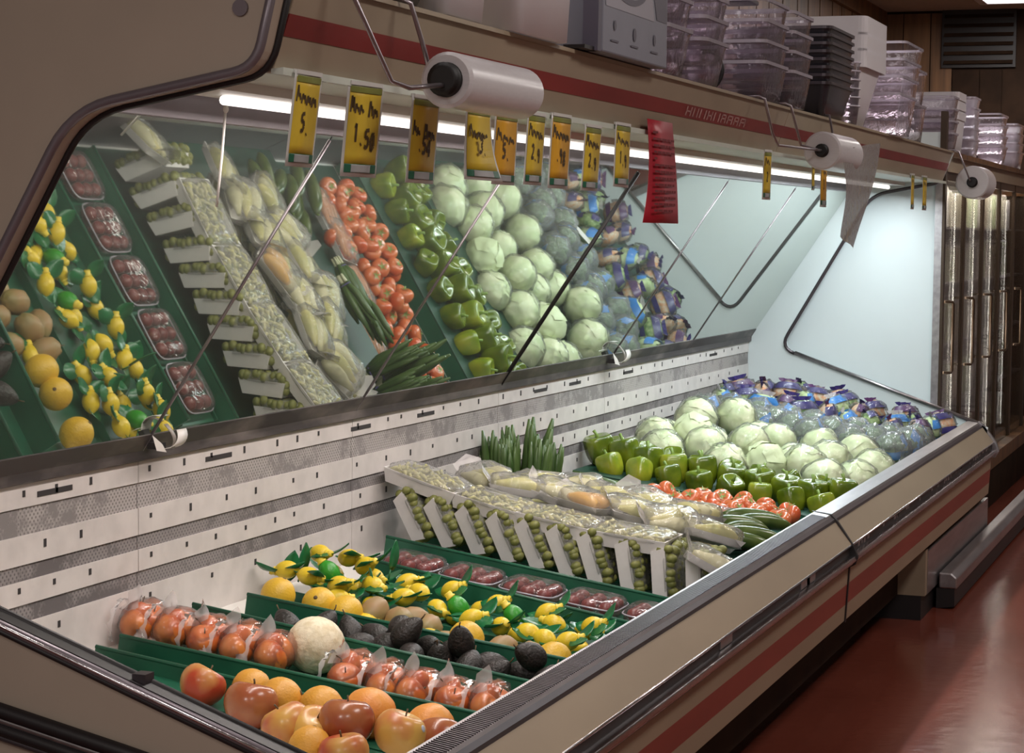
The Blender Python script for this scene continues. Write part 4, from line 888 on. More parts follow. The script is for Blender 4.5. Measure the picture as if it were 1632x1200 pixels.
# lettuce heads in film
def make_head(seed, m, film_=True):
    t = thing('lettuce_head', 'x', 'lettuce', (0, 0, 0))
    def f(tt, p):
        v = Vector((math.sin(tt)*math.cos(p), math.sin(tt)*math.sin(p), math.cos(tt)))
        n_ = 1+0.13*noise.noise(v*2.2+Vector((seed, 0, 0)))+0.05*noise.noise(v*6+Vector((0, seed, 0)))
        return tuple(v*0.083*n_)
    ob('head', MB().blob(f, 32, 20), M[m], t)
    lf = MB()
    for k in range(5):                                  # outer leaves folded over the head
        a0 = 2*PI*k/5+seed; vs = []
        for i in range(6):
            for j in range(7):
                tt = 0.35+1.9*i/5; p = a0+(-0.55+1.1*j/6)*(0.6+0.4*math.sin(PI*i/5)); b = f(tt, p); q = 1.03+0.02*math.sin(7*j+2*i+k)+0.015*(j in (0, 6))
                vs.append((b[0]*q, b[1]*q, b[2]*q))
        lf.add(vs, [(7*i+j, 7*i+j+1, 7*i+j+8, 7*i+j+7) for i in range(5) for j in range(6)], True)
    ob('outer_leaves', lf, M[m], t)
    if film_:
        ob('wrap', MB().blob(f_ell(0.094, 0.094, 0.092, 0.14, 3, seed), 24, 16), M['headwrap'], t)
    return P(t)
heads = [make_head(1, 'lettuce'), make_head(2, 'lettuce'), make_head(3, 'lettuce')]; cab = make_head(5, 'cabbage', False)
LETT = [(5.150, 0.957, 0.070), (5.200, 0.874, 0.090), (5.100, 0.771, 0.040), (5.700, 0.780, 0.115), (5.200, 0.616, 0.055), (5.62, 0.947, 0.110), (5.050, 0.506, 0.000), (5.100, 0.380, -0.015), (5.550, 0.592, 0.030), (5.280, 0.310, -0.010), (5.560, 0.244, -0.010), (5.600, 0.411, 0.010),
        (5.40, 1.0, 0.035), (5.36, 0.82, 0.02), (5.34, 0.47, -0.03), (5.02, 0.93, 0.025), (5.00, 0.66, -0.01), (5.0, 0.27, -0.06), (5.42, 0.68, 0.01), (5.44, 0.16, -0.06), (5.65, 0.68, 0.02), (5.12, 0.17, -0.07)]
LETT = relax(LETT, 0.158, x0=4.97, x1=5.78)
for i, p in enumerate(sorted(LETT, key=lambda q: -q[1])):
    lab = 'film-wrapped pale green lettuce head, %s from the back in the lettuce bank' % ORD[i]
    if i % 9 == 4: o = dup(cab, p, (random.uniform(0, 6),)*3, 'unwrapped smooth green cabbage, %s from the back in the lettuce bank' % ORD[i], 'lettuce heads'); o['category'] = 'cabbage'
    else: place(heads, i, p, (random.uniform(0, 6), random.uniform(0, 1), random.uniform(0, 6)), lab, 'lettuce heads', scale=random.uniform(.92, 1.04))

# broccoli with blue bands
def make_bro(seed):
    rr = random.Random(seed); t = thing('broccoli_bunch', 'x', 'broccoli', (0, 0, 0)); mb = MB()
    for k in range(16):
        a = rr.uniform(0, 6.28); q = rr.uniform(0, 1)**0.6; mb.blob(f_ell(0.024, 0.024, 0.020, 0.3, 5, k), 9, 6, loc=(0.052*q*math.cos(a), 0.052*q*math.sin(a), 0.040-0.030*q*q))
    ob('florets', mb, M['broccoli'], t, kind='stuff')
    mb = MB()
    for k in range(4): mb.tube([(0.012*math.cos(k*1.6), 0.012*math.sin(k*1.6), -0.065), (0.025*math.cos(k*1.6), 0.025*math.sin(k*1.6), 0.03)], [0.012, 0.014], 8)
    ob('stalks', mb, M['broccolistem'], t)
    ob('blue_band', MB().lathe([(0.030, -0.045), (0.033, -0.042), (0.035, -0.012), (0.033, -0.010), (0.030, -0.014)], 16), M['bluelabel'], t)
    lab = MB(); lab.obox((0.0, -0.048, 0.035), (0.034, 0, 0), (0, 0.010, 0.024), (0, 0.001, -0.0004)); ob('blue_label', lab, M['bluelabel'], t)
    ob('wrap', MB().blob(f_ell(0.082, 0.082, 0.072, 0.2, 3, seed), 20, 14), M['wrap'], t); return P(t)
bros = [make_bro(1), make_bro(2)]
BRO = [(6.05, 1.02, 0.090), (6.15, 0.93, 0.110), (6.050, 0.705, 0.055), (5.95, 0.605, 0.035), (6.150, 0.555, 0.040), (6.050, 0.451, 0.020), (6.000, 0.259, -0.010), (6.150, 0.362, 0.005), (6.23, 0.820, 0.085), (5.93, 0.86, 0.075), (5.90, 0.75, 0.06), (6.2, 0.69, 0.06), (5.86, 0.33, 0.0), (6.2, 0.22, -0.02), (5.9, 1.0, 0.09), (5.82, 0.50, 0.02), (6.25, 0.13, 0.0), (6.02, 0.12, 0.0), (5.82, 0.15, 0.0)]
BRO = relax(BRO, 0.125, x0=5.84, x1=6.32)
for i, p in enumerate(sorted(BRO, key=lambda q: -q[1])):
    place(bros, i, (p[0], p[1], max(p[2], D(p[1])+0.185)), (random.uniform(-.4, .6), random.uniform(-.5, .2), random.uniform(-.6, .6)), 'film-wrapped broccoli with blue band, %s from the back beyond the lettuce' % ORD[i], 'wrapped broccoli')

# salad bags
def make_salad(seed, m1, m2, top):
    t = thing('salad_bag', 'x', 'salad bag', (0, 0, 0))
    def f(tt, p):
        v = Vector((math.sin(tt)*math.cos(p), math.sin(tt)*math.sin(p), math.cos(tt))); n_ = 1+0.14*noise.noise(v*3+Vector((seed, 0, 0)))
        return (0.075*v.x*n_, 0.042*v.y*n_, 0.062*v.z*n_)
    ob('contents', MB().blob(f, 24, 14), M[m1], t)
    ob('bag_film', MB().blob(pillow(0.165, 0.100, -0.01, 0.075, 0.7, 0.14, seed), 24, 14), M['film'], t)
    def band(z0, z1, q, name, m):
        mb = MB(); vs = []
        for k in range(13):
            a = -PI+PI*k/12*1.0
            for z in (z0, z1):
                s_ = math.sqrt(max(0, 1-(z/0.074)**2)); vs.append((0.082*q*s_*math.cos(a), 0.050*q*s_*math.sin(a), z))
        mb.add(vs, [(2*k, 2*k+2, 2*k+3, 2*k+1) for k in range(12)], True); ob(name, mb, M[m], t)
    band(0.022, 0.058, 1.02, 'printed_band', m2); band(-0.045, -0.020, 1.02, 'printed_band', m2)
    mb = MB(); vs = []
    for k in range(9):
        for z, q in ((0.058, 0.5), (0.070, 0.9), (0.082, 1.0)): vs.append((-0.048*q+0.096*q*k/8, 0.006*math.sin(k*2+z*90), z))
    mb.add(vs, [(3*k+j, 3*k+j+3, 3*k+j+4, 3*k+j+1) for k in range(8) for j in (0, 1)], True); ob('sealed_top', mb, M[top], t)
    return P(t)
sal = [make_salad(1, 'saladmix', 'navy', 'navy'), make_salad(2, 'carrotmix', 'purple', 'navy'), make_salad(3, 'salpale', 'bluelabel', 'filmtail'), make_salad(4, 'carrotmix', 'navy', 'purple')]
SAL = [(6.60, 1.05, 0.13), (6.80, 1.04, 0.14), (6.55, 0.951, 0.118), (6.75, 0.929, 0.125), (6.90, 0.833, 0.127), (6.55, 0.746, 0.090), (6.76, 0.725, 0.098), (6.500, 0.561, 0.062), (6.75, 0.566, 0.080), (6.66, 0.448, 0.055), (6.55, 0.366, 0.030), (6.68, 0.273, 0.012), (6.85, 0.217, 0.000), (6.93, 0.95, 0.13), (6.95, 0.70, 0.10), (6.92, 0.42, 0.05), (6.44, 0.85, 0.10), (6.42, 0.66, 0.08), (6.42, 0.44, 0.04), (6.45, 0.25, 0.01), (6.95, 0.55, 0.08), (7.05, 0.80, 0.12), (7.05, 0.62, 0.09), (6.42, 1.03, 0.12), (6.75, 0.13, 0.0), (6.95, 0.115, 0.0), (7.1, 0.30, 0.02), (6.55, 0.14, 0.0)]
kinds = ['salad bag with navy print and green leaves', 'salad bag with purple print and shredded carrots', 'salad bag with blue print and pale leaves', 'salad bag with navy bands over orange carrot shreds']
SAL = relax(SAL, 0.120, x0=6.42, x1=7.20)
for i, p in enumerate(sorted(SAL, key=lambda q: -q[1])):
    z = max(p[2], D(p[1])+0.165)
    place(sal, i, (p[0], p[1], z), (random.uniform(-.5, .2), random.uniform(-.3, .3), random.uniform(-1.2, .6)), '%s, %s from the back wall' % (kinds[i % 4], ORD[i]), 'salad bags')
t = thing('label_strip', 'white paper strip lying over the salad bags near the front rail', 'label strip', (6.25, 0.40, 0.055), (0.05, 0, -0.9))
ob('paper', MB().box((-0.02, -0.14, 0), (0.02, 0.14, 0.002)), M['clipwhite'], t)
ob('print', MB().box((-0.012, -0.12, 0.002), (0.012, 0.0, 0.0025)), M['greyprint'], t)

# ------------------------------------------------------------------ price tags hanging from the canopy
def poly_ink(mb, pts, wd, y):
    for (a, b) in zip(pts[:-1], pts[1:]):
        d = Vector((b[0]-a[0], b[1]-a[1])); L = d.length
        if L < 1e-6: continue
        d /= L; n = Vector((-d.y, d.x))*wd
        mb.add([(a[0]-n.x, y, a[1]-n.y), (a[0]+n.x, y, a[1]+n.y), (b[0]+n.x, y, b[1]+n.y), (b[0]-n.x, y, b[1]-n.y)], [(0, 1, 2, 3)])
DIG = {'1': [[(.5, 0), (.5, 1), (.25, .75)]], '2': [[(0, .8), (.3, 1), (.8, .85), (.7, .5), (0, 0), (1, .05)]], '3': [[(0, .9), (.6, 1), (.8, .75), (.35, .52), (.85, .35), (.6, 0), (0, .1)]], '5': [[(.9, 1), (.15, .95), (.1, .55), (.7, .6), (.9, .3), (.5, 0), (0, .1)]], '9': [[(.8, .7), (.4, 1), (.1, .75), (.4, .5), (.8, .7), (.7, 0)]], '$': [[(.9, .85), (.4, .95), (.1, .7), (.8, .4), (.6, .05), (.05, .15)], [(.5, 1.1), (.5, -.1)]], '0': [[(.5, 1), (.1, .6), (.3, 0), (.8, .3), (.7, .9), (.5, 1)]], '/': [[(0, 0), (1, 1)]], '.': [[(.4, 0), (.55, .08)]], '8': [[(.5, .5), (.1, .8), (.5, 1), (.85, .8), (.1, .2), (.5, 0), (.9, .25), (.5, .5)]], '7': [[(0, 1), (.9, .95), (.3, 0)]], '4': [[(.7, 0), (.7, 1), (0, .35), (1, .35)]]}
def price_tag(label, x, ztop, wd, h, face, word, price, tilt=0.07, yaw=0.0, head=True, curl=0.0, pz=0.0, y=0.163):
    t = thing('price_tag', label, 'price tag', (x, y, ztop), (tilt, 0, yaw), group='price tags hanging from the canopy')
    def sheet(x0, x1, z0, z1, yy, m, name):
        mb = MB(); n = 8; vs = []
        for k in range(n+1):
            z = z0+(z1-z0)*k/n; c = curl*((z/-h)**2)
            for xx in (x0, x1): vs.append((xx, yy-c*(0.15+0.85*(xx+wd/2)/wd), z))
        mb.add(vs, [(2*k, 2*k+1, 2*k+3, 2*k+2) for k in range(n)], True)
        o = ob(name, mb, M[m], t)
        md = o.modifiers.new('thick', 'SOLIDIFY'); md.thickness = 0.0006; md.offset = 1
        return o
    a = wd/2; e = 0.004+0.03*wd
    sheet(-a, a, -h, 0.004, 0.0, 'tagwhite', 'card')
    sheet(-a+e, a-e, -h*0.86, -0.006, -0.0012, face, 'price_face')
    sheet(-a+e, a-e, -0.014, -0.003, -0.0022, 'tagolive', 'top_strip')
    sheet(-a+e, a-e, -h*0.955, -h*0.86, -0.0022, 'taggreen', 'footer')
    sheet(-a*0.52, a*0.55, -h*0.950, -h*0.865, -0.0032, 'greyprint', 'footer_logo')
    mb = MB(); rr = random.Random(hash(word) % 1000 if False else sum(ord(c) for c in word))
    x0 = -a+e*1.6; n = len(word); step = (wd-3.4*e)/n; zb = -h*0.30+pz
    for k, c in enumerate(word):                        # quick brush lettering
        if c == ' ': continue
        xa = x0+k*step; hh = h*0.13*(1.35 if c.isupper() else 0.8)
        zb2 = zb-0.012*k*step/wd
        q = [(xa, zb2), (xa+step*.15, zb2+hh), (xa+step*.4, zb2+hh*rr.uniform(.2, .6)), (xa+step*.55, zb2+hh*rr.uniform(.5, 1)), (xa+step*.8, zb2+rr.uniform(0, .2)*hh)]
        poly_ink(mb, q, 0.0018+0.009*wd, -0.0028-curl*0.10)
    hp = h*0.20; sp = wd*0.16; xa = -sp*len(price)*0.40
    for k, c in enumerate(price):
        zb = -h*0.62-0.03*h*k
        for st in DIG.get(c, []): poly_ink(mb, [(xa+k*sp+p[0]*sp*0.78, zb+p[1]*hp) for p in st], 0.0020+0.012*wd, -0.0028-curl*0.35)
    ob('handwriting', mb, M['ink'], t, kind='stuff')
    ob('hanger_clip', MB().box((-a*0.9, -0.003, -0.001), (a*0.9, 0.006, 0.006)), M['tagwhite'], t)
    return t
ZT = 1.148
price_tag('yellow price tag leftmost of all, hanging beside the near end panel', 0.085, ZT+0.004, 0.104, 0.152, 'tagyellow', 'Mrns', '5.', tilt=0.12)
price_tag('yellow handwritten price tag second from the left', 0.320, ZT+0.002, 0.122, 0.160, 'tagyellow', 'Sal Rg', '1.50', tilt=0.10, yaw=-0.12)
price_tag('yellow handwritten price tag third from the left', 0.600, ZT-0.004, 0.138, 0.158, 'tagyellow', 'Be Bag', '.54', tilt=0.08, pz=-0.022)
price_tag('yellow curled price tag under the big bag roll', 0.880, ZT-0.006, 0.140, 0.142, 'tagyellow', 'Sweet', '3.', tilt=0.06, curl=0.035, pz=-0.015)
price_tag('orange price tag under the right half of the big bag roll', 1.045, ZT-0.008, 0.140, 0.146, 'tagorange', 'Lem', '5.', tilt=0.05, pz=-0.012)
price_tag('yellow price tag just right of the big bag roll', 1.235, ZT, 0.118, 0.150, 'tagyellow', 'Lett', '2.9', tilt=0.06)
price_tag('orange price tag between two yellow ones right of the big bag roll', 1.405, ZT+0.006, 0.140, 0.160, 'tagorange', 'Pears', '.98', tilt=0.05)
price_tag('yellow price tag eighth from the left', 1.640, ZT-0.006, 0.128, 0.148, 'tagyellow', 'Kale', '2.9', tilt=0.06)
price_tag('yellow price tag ninth from the left, left of the red card', 1.880, ZT+0.010, 0.128, 0.150, 'tagyellow', 'Let', '1.9', tilt=0.03)
price_tag('narrow gold price tag seen edge-on left of the middle bag roll', 3.450, ZT+0.006, 0.062, 0.150, 'tagyellow', 'R', '2', tilt=0.02, yaw=-0.2)
price_tag('small pale tag partly hidden below the middle bag roll', 4.150, ZT+0.000, 0.050, 0.100, 'tagyellow', 'B', '1', tilt=0.0)
price_tag('orange price tag hanging below the middle bag roll', 4.330, ZT+0.010, 0.110, 0.165, 'tagorange', 'Gr', '3', tilt=0.0)
price_tag('narrow yellow tag near the far end, left of a pair', 6.28, ZT+0.012, 0.085, 0.150, 'tagyellow', 'T', '1', tilt=0.0)
price_tag('narrow yellow tag near the far end, right of a pair', 6.62, ZT+0.012, 0.12, 0.150, 'tagyellow', 'P', '1', tilt=0.0)
t = thing('red_notice', 'red card printed with dark lines hanging from the canopy, the only red one', 'notice', (2.20, 0.160, 1.185), (0.03, 0, 0))
mb = MB(); vs = []
for k in range(9):
    z = -0.262*k/8; w_ = 0.118+0.022*(k/8)**2
    vs += [(-w_, -0.012*math.sin(k/8*2.6), z), (w_, -0.012*math.sin(k/8*2.6)-0.016*(k/8)**2, z)]
mb.add(vs, [(2*k, 2*k+2, 2*k+3, 2*k+1) for k in range(8)], True)
o = ob('card', mb, M['tagred'], t); md = o.modifiers.new('thick', 'SOLIDIFY'); md.thickness = 0.001
mb = MB()
for k in range(13):
    z = -0.035-0.0165*k; yy = -0.012*math.sin(-z/0.262*2.6)-0.005-0.010*(z/-0.262)**2
    rr = random.Random(k); xx = -0.095
    while xx < 0.085:
        L = rr.uniform(0.015, 0.05); mb.add([(xx, yy, z), (min(xx+L, .1), yy-0.001, z), (min(xx+L, .1), yy-0.001, z+0.006), (xx, yy, z+0.006)], [(0, 1, 2, 3)]); xx += L+0.008
        if k in (0, 4): break
ob('printed_lines', mb, M['redink'], t, kind='stuff')

# ------------------------------------------------------------------ plastic bag rolls on wire brackets
def bag_roll(label, lab2, x0, x1, y, z, r, core, wires, tail=None):
    t = thing('bag_roll', label, 'bag roll', (x0, y, z))
    L = x1-x0
    mb = MB(); prof = [(core, 0.0), (r-0.006, 0.0), (r, 0.006), (r, L-0.006), (r-0.006, L), (core, L), (core, 0.0)]
    n = 32; vs = [(p[1], p[0]*math.cos(2*PI*k/n), p[0]*math.sin(2*PI*k/n)) for p in prof for k in range(n)]
    mb.add(vs, [(i*n+k, (i+1)*n+k, (i+1)*n+(k+1) % n, i*n+(k+1) % n) for i in range(len(prof)-1) for k in range(n)], True)
    o = ob('film_roll', mb, M['bagroll'], t); md = o.modifiers.new('edges', 'EDGE_SPLIT'); md.split_angle = 0.6
    ob('core_plug', MB().tube([(-0.016, 0, 0), (0.03, 0, 0)], core*0.98, 20).tube([(-0.020, 0, 0), (-0.016, 0, 0)], [core*0.7, core*0.98], 20), M['core'], t)
    b = thing('roll_bracket', lab2, 'wire bracket', (0, 0, 0))
    for w_ in wires: ob('wire', MB().tube(w_, 0.0045, 6), M['wire'], b)
    if tail is not None:
        ob('hanging_bag', tail, M['bagsheet'], t, loc=(-x0, -y, -z))
    return t
bag_roll('big white roll of produce bags with a black core, nearest of the three', 'zinc wire bracket carrying the big near bag roll', 0.415, 0.81, 0.050, 1.165, 0.050, 0.031,
         [[(0.10, 0.20, 1.306), (0.11, 0.125, 1.308), (0.125, 0.11, 1.30), (0.225, 0.075, 1.150), (0.25, 0.052, 1.140), (0.40, 0.050, 1.155)], [(0.40, 0.20, 1.306), (0.395, 0.13, 1.308), (0.405, 0.115, 1.30), (0.46, 0.11, 1.22), (0.50, 0.11, 1.165)]])
tb = MB(); vs = []
for k in range(13):
    s_ = k/12; wv = 0.36*(1-0.72*s_)
    for j in range(5):
        q = -1+j/2; vs.append((4.16+wv*q+0.02*math.sin(5*s_+q)-0.03*s_, 0.000+0.010*math.sin(3*q+4*s_)+0.03*s_, 1.20-0.335*s_-0.05*q*(s_-0.5)))
tb.add(vs, [(5*k+j, 5*k+j+1, 5*k+j+6, 5*k+j+5) for k in range(12) for j in range(4)], True)
bag_roll('middle white roll of produce bags with one bag hanging loose', 'wire bracket carrying the middle bag roll', 3.74, 4.14, 0.050, 1.168, 0.062, 0.022,
         [[(3.16, 0.20, 1.306), (3.16, 0.125, 1.308), (3.165, 0.11, 1.30), (3.21, 0.095, 1.20), (3.27, 0.09, 1.166), (3.72, 0.05, 1.168)], [(3.52, 0.20, 1.306), (3.52, 0.125, 1.308), (3.53, 0.11, 1.30), (3.60, 0.09, 1.18), (3.66, 0.05, 1.168)], [(4.15, 0.05, 1.168), (4.20, 0.10, 1.20), (4.22, 0.125, 1.308), (4.22, 0.20, 1.306)]], tb)
bag_roll('far white roll of produce bags in front of the glass door cooler', 'wire bracket carrying the far bag roll', 7.37, 7.66, 0.050, 1.155, 0.080, 0.026,
         [[(7.30, 0.20, 1.306), (7.30, 0.125, 1.308), (7.31, 0.11, 1.30), (7.33, 0.06, 1.17), (7.36, 0.05, 1.155)]])

# label clips on the ledge under the mirror joints
for x, l, s_ in ((1.24, 'curled white label strip on a clip under the first mirror joint', 0.68), (4.86, 'small white label strip on a clip under the fourth mirror joint', 0.8)):
    t = thing('ledge_clip', l, 'label clip', (x, 1.085, 0.385), (0, 0, 0))
    t.scale = (s_, s_, s_)
    ob('clip_body', MB().box((-0.02, -0.02, 0.0), (0.02, 0.03, 0.022)), M['slot'], t)
    def curl(name, m, x0, pts, hw):
        mb = MB(); vs = []
        for (a, b, c) in pts: vs += [(x0+a-hw, b, c), (x0+a+hw, b, c)]
        mb.add(vs, [(2*k, 2*k+1, 2*k+3, 2*k+2) for k in range(len(pts)-1)], True)
        o = ob(name, mb, M[m], t); md = o.modifiers.new('thick', 'SOLIDIFY'); md.thickness = 0.002
    curl('label_strip', 'clipwhite', 0.035, [(0.045*q, -0.020-0.040*math.sin(2.4*q), 0.045-0.045*math.cos(2.0*q)) for q in [k/8 for k in range(9)]], 0.034)
    curl('label_back', 'clipgrey', 0.01, [(0.02*q, -0.024-0.028*math.sin(2.6*q), 0.085-0.085*q) for q in [k/6 for k in range(7)]], 0.012)
    ob('clip_reflection', MB().add([(-0.075, -0.02, 0.055), (-0.02, -0.028, 0.02), (0.0, -0.034, -0.010), (-0.055, -0.026, 0.0)], [(0, 1, 2, 3)]), M['clipwhite'], t)  # white flap modelled in place of the strip's reflection in the mirror
t = thing('hanging_cord', 'thin white cord hanging from the canopy near the near end', 'cord', (0.56, 0.56, 1.13))
ob('cord_line', MB().tube([(0, 0, 0), (0.004, 0.01, -0.09), (0.03, 0.035, -0.19)], 0.0028, 6), M['cord'], t)
ob('cord_knot', MB().blob(f_ell(0.006, 0.006, 0.008), 8, 6, loc=(0, 0, -0.004)), M['cord'], t)

# ------------------------------------------------------------------ things stored on top of the canopy
TZ = 1.3045
def tub(name, label, cat, loc, lx, ly, h, taper, m, rimm, group=None, rim=0.010, lid=False, rot=(0, 0, 0)):
    t = thing(name, label, cat, loc, rot, group)
    a, b = lx/2, ly/2; mb = MB()
    def ring(s_, z, n=5, r=0.03):
        out = []; 
        for (cx, cy, a0) in ((1, 1, 0), (-1, 1, PI/2), (-1, -1, PI), (1, -1, 1.5*PI)):
            for k in range(n): out.append((s_*(cx*(a-r)+r*math.cos(a0+PI/2*k/(n-1))), s_*(cy*(b-r)+r*math.sin(a0+PI/2*k/(n-1))), z))
        return out
    R0 = [ring(taper, 0), ring(taper+(1-taper)*0.5, h*0.5), ring(1.0, h)]; n = 20
    vs = [v for r in R0 for v in r]; fs = [tuple(range(n-1, -1, -1))]+[(i*n+k, i*n+(k+1) % n, (i+1)*n+(k+1) % n, (i+1)*n+k) for i in range(2) for k in range(n)]
    mb.add(vs, fs, True); ob('tub_body', mb, M[m], t)
    mb = MB(); rr_ = [ring(1.0, h-rim), ring(1.025, h-rim), ring(1.025, h), ring(0.99, h), ring(0.985, h-rim)]
    mb.add([v for r in rr_ for v in r], [(i*n+k, i*n+(k+1) % n, (i+1)*n+(k+1) % n, (i+1)*n+k) for i in range(4) for k in range(n)], False); ob('rim', mb, M[rimm], t)
    if lid:
        mb = MB(); L = [ring(1.04, h-0.01), ring(1.05, h+0.012), ring(1.0, h+0.028), ring(0.9, h+0.034)]
        mb.add([v for r in L for v in r], [(i*n+k, i*n+(k+1) % n, (i+1)*n+(k+1) % n, (i+1)*n+k) for i in range(3) for k in range(n)]+[tuple(3*n+k for k in range(n))], False); ob('lid', mb, M[rimm], t)
    return t
def stack(n, name, lab, cat, x, y, lx, ly, h, pitch, taper, m, rimm, group, rim=0.010, z=TZ, drift=0.0):
    first = None
    for k in range(n):
        l = '%s, %s from the bottom' % (lab, ORD[k])
        if first is None: first = tub(name, l, cat, (x, y, z), lx, ly, h, taper, m, rimm, group, rim)
        else: dup(first, (x+drift*k, y, z+pitch*k), (0, 0, 0), l, group)
# dark trays at the near end of the canopy top
stack(4, 'black_tray', 'black plastic tray in the low stack left of the white bins', 'tray', 0.40, 0.32, 0.30, 0.38, 0.05, 0.018, 0.9, 'blacktray', 'blacktray', 'black trays at the near end')
# white bins
tub('white_bin', 'white tapered bin on the canopy, left of a pair', 'bin', (0.735, 0.31, TZ), 0.26, 0.40, 0.36, 0.86, 'whitetub', 'whitetub')
tub('white_bin', 'white tapered bin on the canopy, right of a pair beside the grey box', 'bin', (1.135, 0.29, TZ), 0.36, 0.40, 0.40, 0.90, 'whitetub', 'whitetub')
# grey printed box
t = thing('printed_box', 'grey printed carton with a curved bowl outline and three small icons', 'box', (1.50, 0.10, TZ))
ob('carton', MB().box((0, 0, 0), (0.54, 0.26, 0.42)), M['box'], t, bevel=0.004)
pb = MB(); pb.add([(0.02, -0.001, 0.105), (0.42, -0.001, 0.105), (0.36, -0.001, 0.25), (0.33, -0.001, 0.42), (0.02, -0.001, 0.42)], [(0, 1, 2, 3, 4)]); ob('pale_print', pb, M['boxlight'], t)
pb = MB(); pb.add([(0.44, -0.001, 0.11), (0.53, -0.001, 0.11), (0.53, -0.001, 0.42), (0.34, -0.001, 0.42), (0.37, -0.001, 0.25)], [(0, 1, 2, 3, 4)])
poly_ink(pb, [(0.21+0.15*math.cos(a), 0.185+0.055*math.sin(a)) for a in [PI+PI*k/12 for k in range(13)]], 0.007, -0.002)
for (cx, cz, r) in ((0.15, 0.190, 0.016), (0.29, 0.190, 0.016), (0.09, 0.066, 0.010), (0.25, 0.058, 0.013), (0.42, 0.060, 0.011)):
    pb.add([(cx+r*math.cos(2*PI*k/10), -0.002, cz+1.25*r*math.sin(2*PI*k/10)) for k in range(10)], [tuple(range(10))])
for cx in (0.09, 0.25, 0.42): pb.add([(cx-0.03, -0.002, 0.028), (cx+0.03, -0.002, 0.028), (cx+0.03, -0.002, 0.033), (cx-0.03, -0.002, 0.033)], [(0, 1, 2, 3)])
ob('dark_print', pb, M['boxdark'], t, kind='stuff')
ob('box_flap', MB().obox((-0.012, 0.02, 0.16), (0.012, 0, 0), (0, 0.018, 0), (0.006, 0, 0.16)), M['boxdark'], t)
ob('box_foot', MB().box((-0.10, 0.01, 0.0), (0.0, 0.06, 0.008)), M['black'], t)
# clear tub stacks
stack(6, 'clear_tub', 'smoky clear tub in the tall stack beside the grey box', 'tub', 2.20, 0.27, 0.28, 0.32, 0.12, 0.075, 0.86, 'tubclear', 'tubrim', 'clear tubs beside the grey box')
stack(5, 'clear_tub', 'smoky clear tub in the second stack from the grey box', 'tub', 2.62, 0.29, 0.28, 0.34, 0.12, 0.060, 0.86, 'tubclear', 'tubrim', 'clear tubs second from the grey box')
stack(4, 'clear_tub', 'smoky clear tub in the wide stack, near column', 'tub', 3.32, 0.30, 0.34, 0.38, 0.11, 0.062, 0.90, 'tubclear', 'tubrim', 'clear tubs above the wire bracket, near column')
stack(4, 'clear_tub', 'smoky clear tub in the wide stack, far column', 'tub', 3.70, 0.29, 0.32, 0.36, 0.11, 0.062, 0.90, 'tubclear', 'tubrim', 'clear tubs above the wire bracket, far column')
t = thing('bucket_handle', 'black bail handle hanging curved beside the wide clear tub stack', 'handle', (3.06, 0.22, TZ))
ob('handle_arc', MB().tube([(0.0, 0.04+0.045*math.cos(a), 0.075+0.055*math.sin(a)) for a in [1.2+3.4*k/14 for k in range(15)]], 0.007, 6), M['black'], t)
ob('handle_grip', MB().tube([(0.0, 0.01, 0.135), (0.0, 0.06, 0.145)], 0.013, 8), M['black'], t)
t = thing('dark_lid', 'small dark lid lying on top of the wide clear tub stack', 'lid', (3.34, 0.24, TZ+0.062*3+0.111))
ob('lid_top', MB().box((-0.07, -0.05, 0), (0.07, 0.05, 0.014)), M['blacktray'], t, bevel=0.004)
ob('lid_grip', MB().box((-0.05, -0.02, 0.014), (0.05, 0.02, 0.026)), M['box'], t, bevel=0.003)
stack(8, 'black_tray', 'black ribbed tray in the tall stack before the white tubs', 'tray', 4.36, 0.28, 0.44, 0.34, 0.115, 0.027, 0.82, 'blacktray', 'darkmetal', 'black trays before the white tubs')
def cups(n, lab, x, y, r, h, pitch, z):
    f0 = None
    for k in range(n):
        l = '%s, %s from the bottom' % (lab, ORD[k])
        if f0 is None:
            f0 = thing('clear_cup', l, 'cup', (x, y, z), group=lab)
            ob('cup_body', MB().lathe([(0.001, 0), (r*0.85, 0), (r, h)], 20), M['tubclear'], f0); ob('cup_rim', MB().lathe([(r, h-0.006), (r*1.06, h-0.006), (r*1.06, h), (r*0.98, h)], 20), M['tubrim'], f0)
        else: dup(f0, (x, y, z+pitch*k), (0, 0, 0), l, lab)
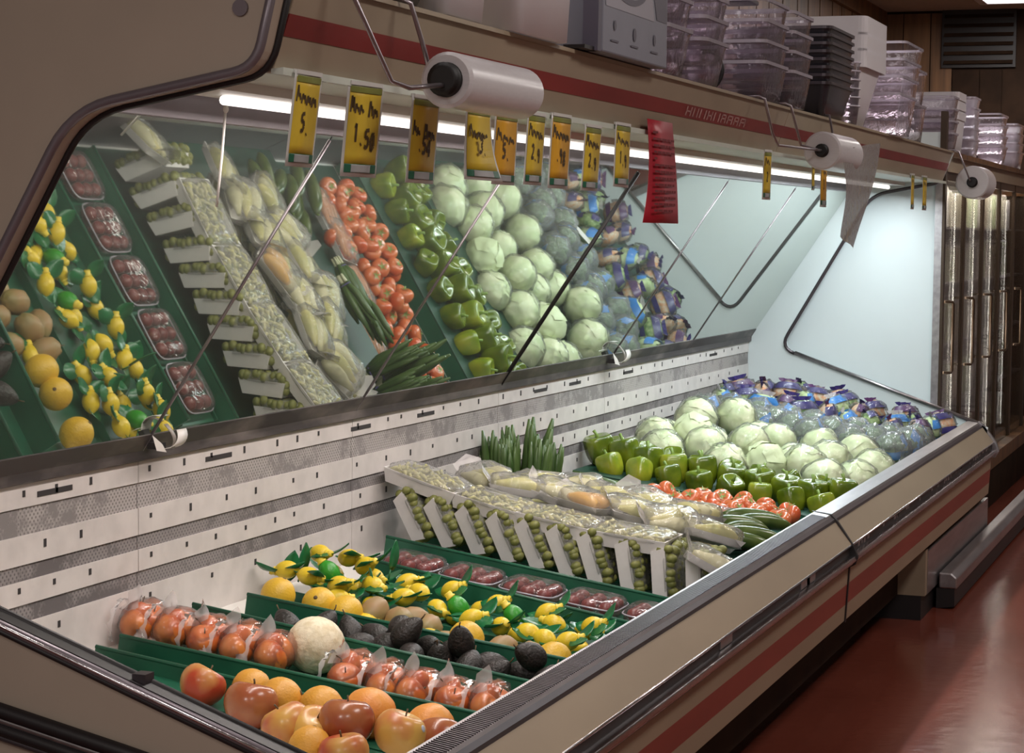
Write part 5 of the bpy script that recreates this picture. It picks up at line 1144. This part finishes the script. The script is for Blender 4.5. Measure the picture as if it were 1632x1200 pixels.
cups(6, 'round clear cup in the short stack right of the black trays', 4.79, 0.19, 0.062, 0.07, 0.032, TZ)
stack(3, 'white_tub', 'large white tub behind the black trays', 'tub', 5.12, 0.33, 0.46, 0.40, 0.29, 0.060, 0.64, 'whitetub', 'whitetub', 'white tubs behind the black trays', rim=0.07)
stack(4, 'clear_tub', 'smoky clear tub in the leaning stack by the corner post', 'tub', 5.66, 0.22, 0.46, 0.26, 0.16, 0.072, 0.84, 'tubclear', 'tubrim', 'clear tubs before the corner post', drift=0.05)
stack(2, 'clear_tub', 'smoky clear tub at the canopy end by the corner post', 'tub', 6.30, 0.27, 0.36, 0.26, 0.16, 0.15, 0.88, 'tubclear', 'tubrim', 'clear tubs by the corner post')
CZ = -0.65+1.956
stack(3, 'white_tub', 'white tub on top of the glass door cooler', 'tub', 8.05, 0.32, 0.30, 0.24, 0.22, 0.05, 0.85, 'whitetub', 'whitetub', 'white tubs on the cooler', z=CZ, rim=0.04)
stack(4, 'clear_tub', 'clear tub on the cooler left of its white tubs', 'tub', 7.68, 0.30, 0.24, 0.24, 0.10, 0.06, 0.86, 'tubclear', 'tubrim', 'clear tubs left of the white tubs on the cooler', z=CZ)
stack(5, 'clear_tub', 'clear tub on the cooler right of its white tubs', 'tub', 8.42, 0.28, 0.26, 0.22, 0.10, 0.055, 0.86, 'tubrim', 'tubrim', 'clear tubs right of the white tubs on the cooler', z=CZ)
stack(4, 'clear_tub', 'clear tub on the cooler at the right edge of the picture', 'tub', 9.35, 0.26, 0.40, 0.24, 0.10, 0.06, 0.86, 'tubclear', 'tubrim', 'clear tubs at the right edge on the cooler', z=CZ)
stack(4, 'clear_tub', 'bright clear tub farther along the cooler top', 'tub', 10.2, 0.26, 0.40, 0.24, 0.10, 0.055, 0.86, 'tubrim', 'tubrim', 'bright clear tubs farther along the cooler', z=CZ)

# ------------------------------------------------------------------ remove the builders' masters
for r in PROTO:
    for c in PARTS(r):
        for g in PARTS(c): bpy.data.objects.remove(g)
        bpy.data.objects.remove(c)
    bpy.data.objects.remove(r)
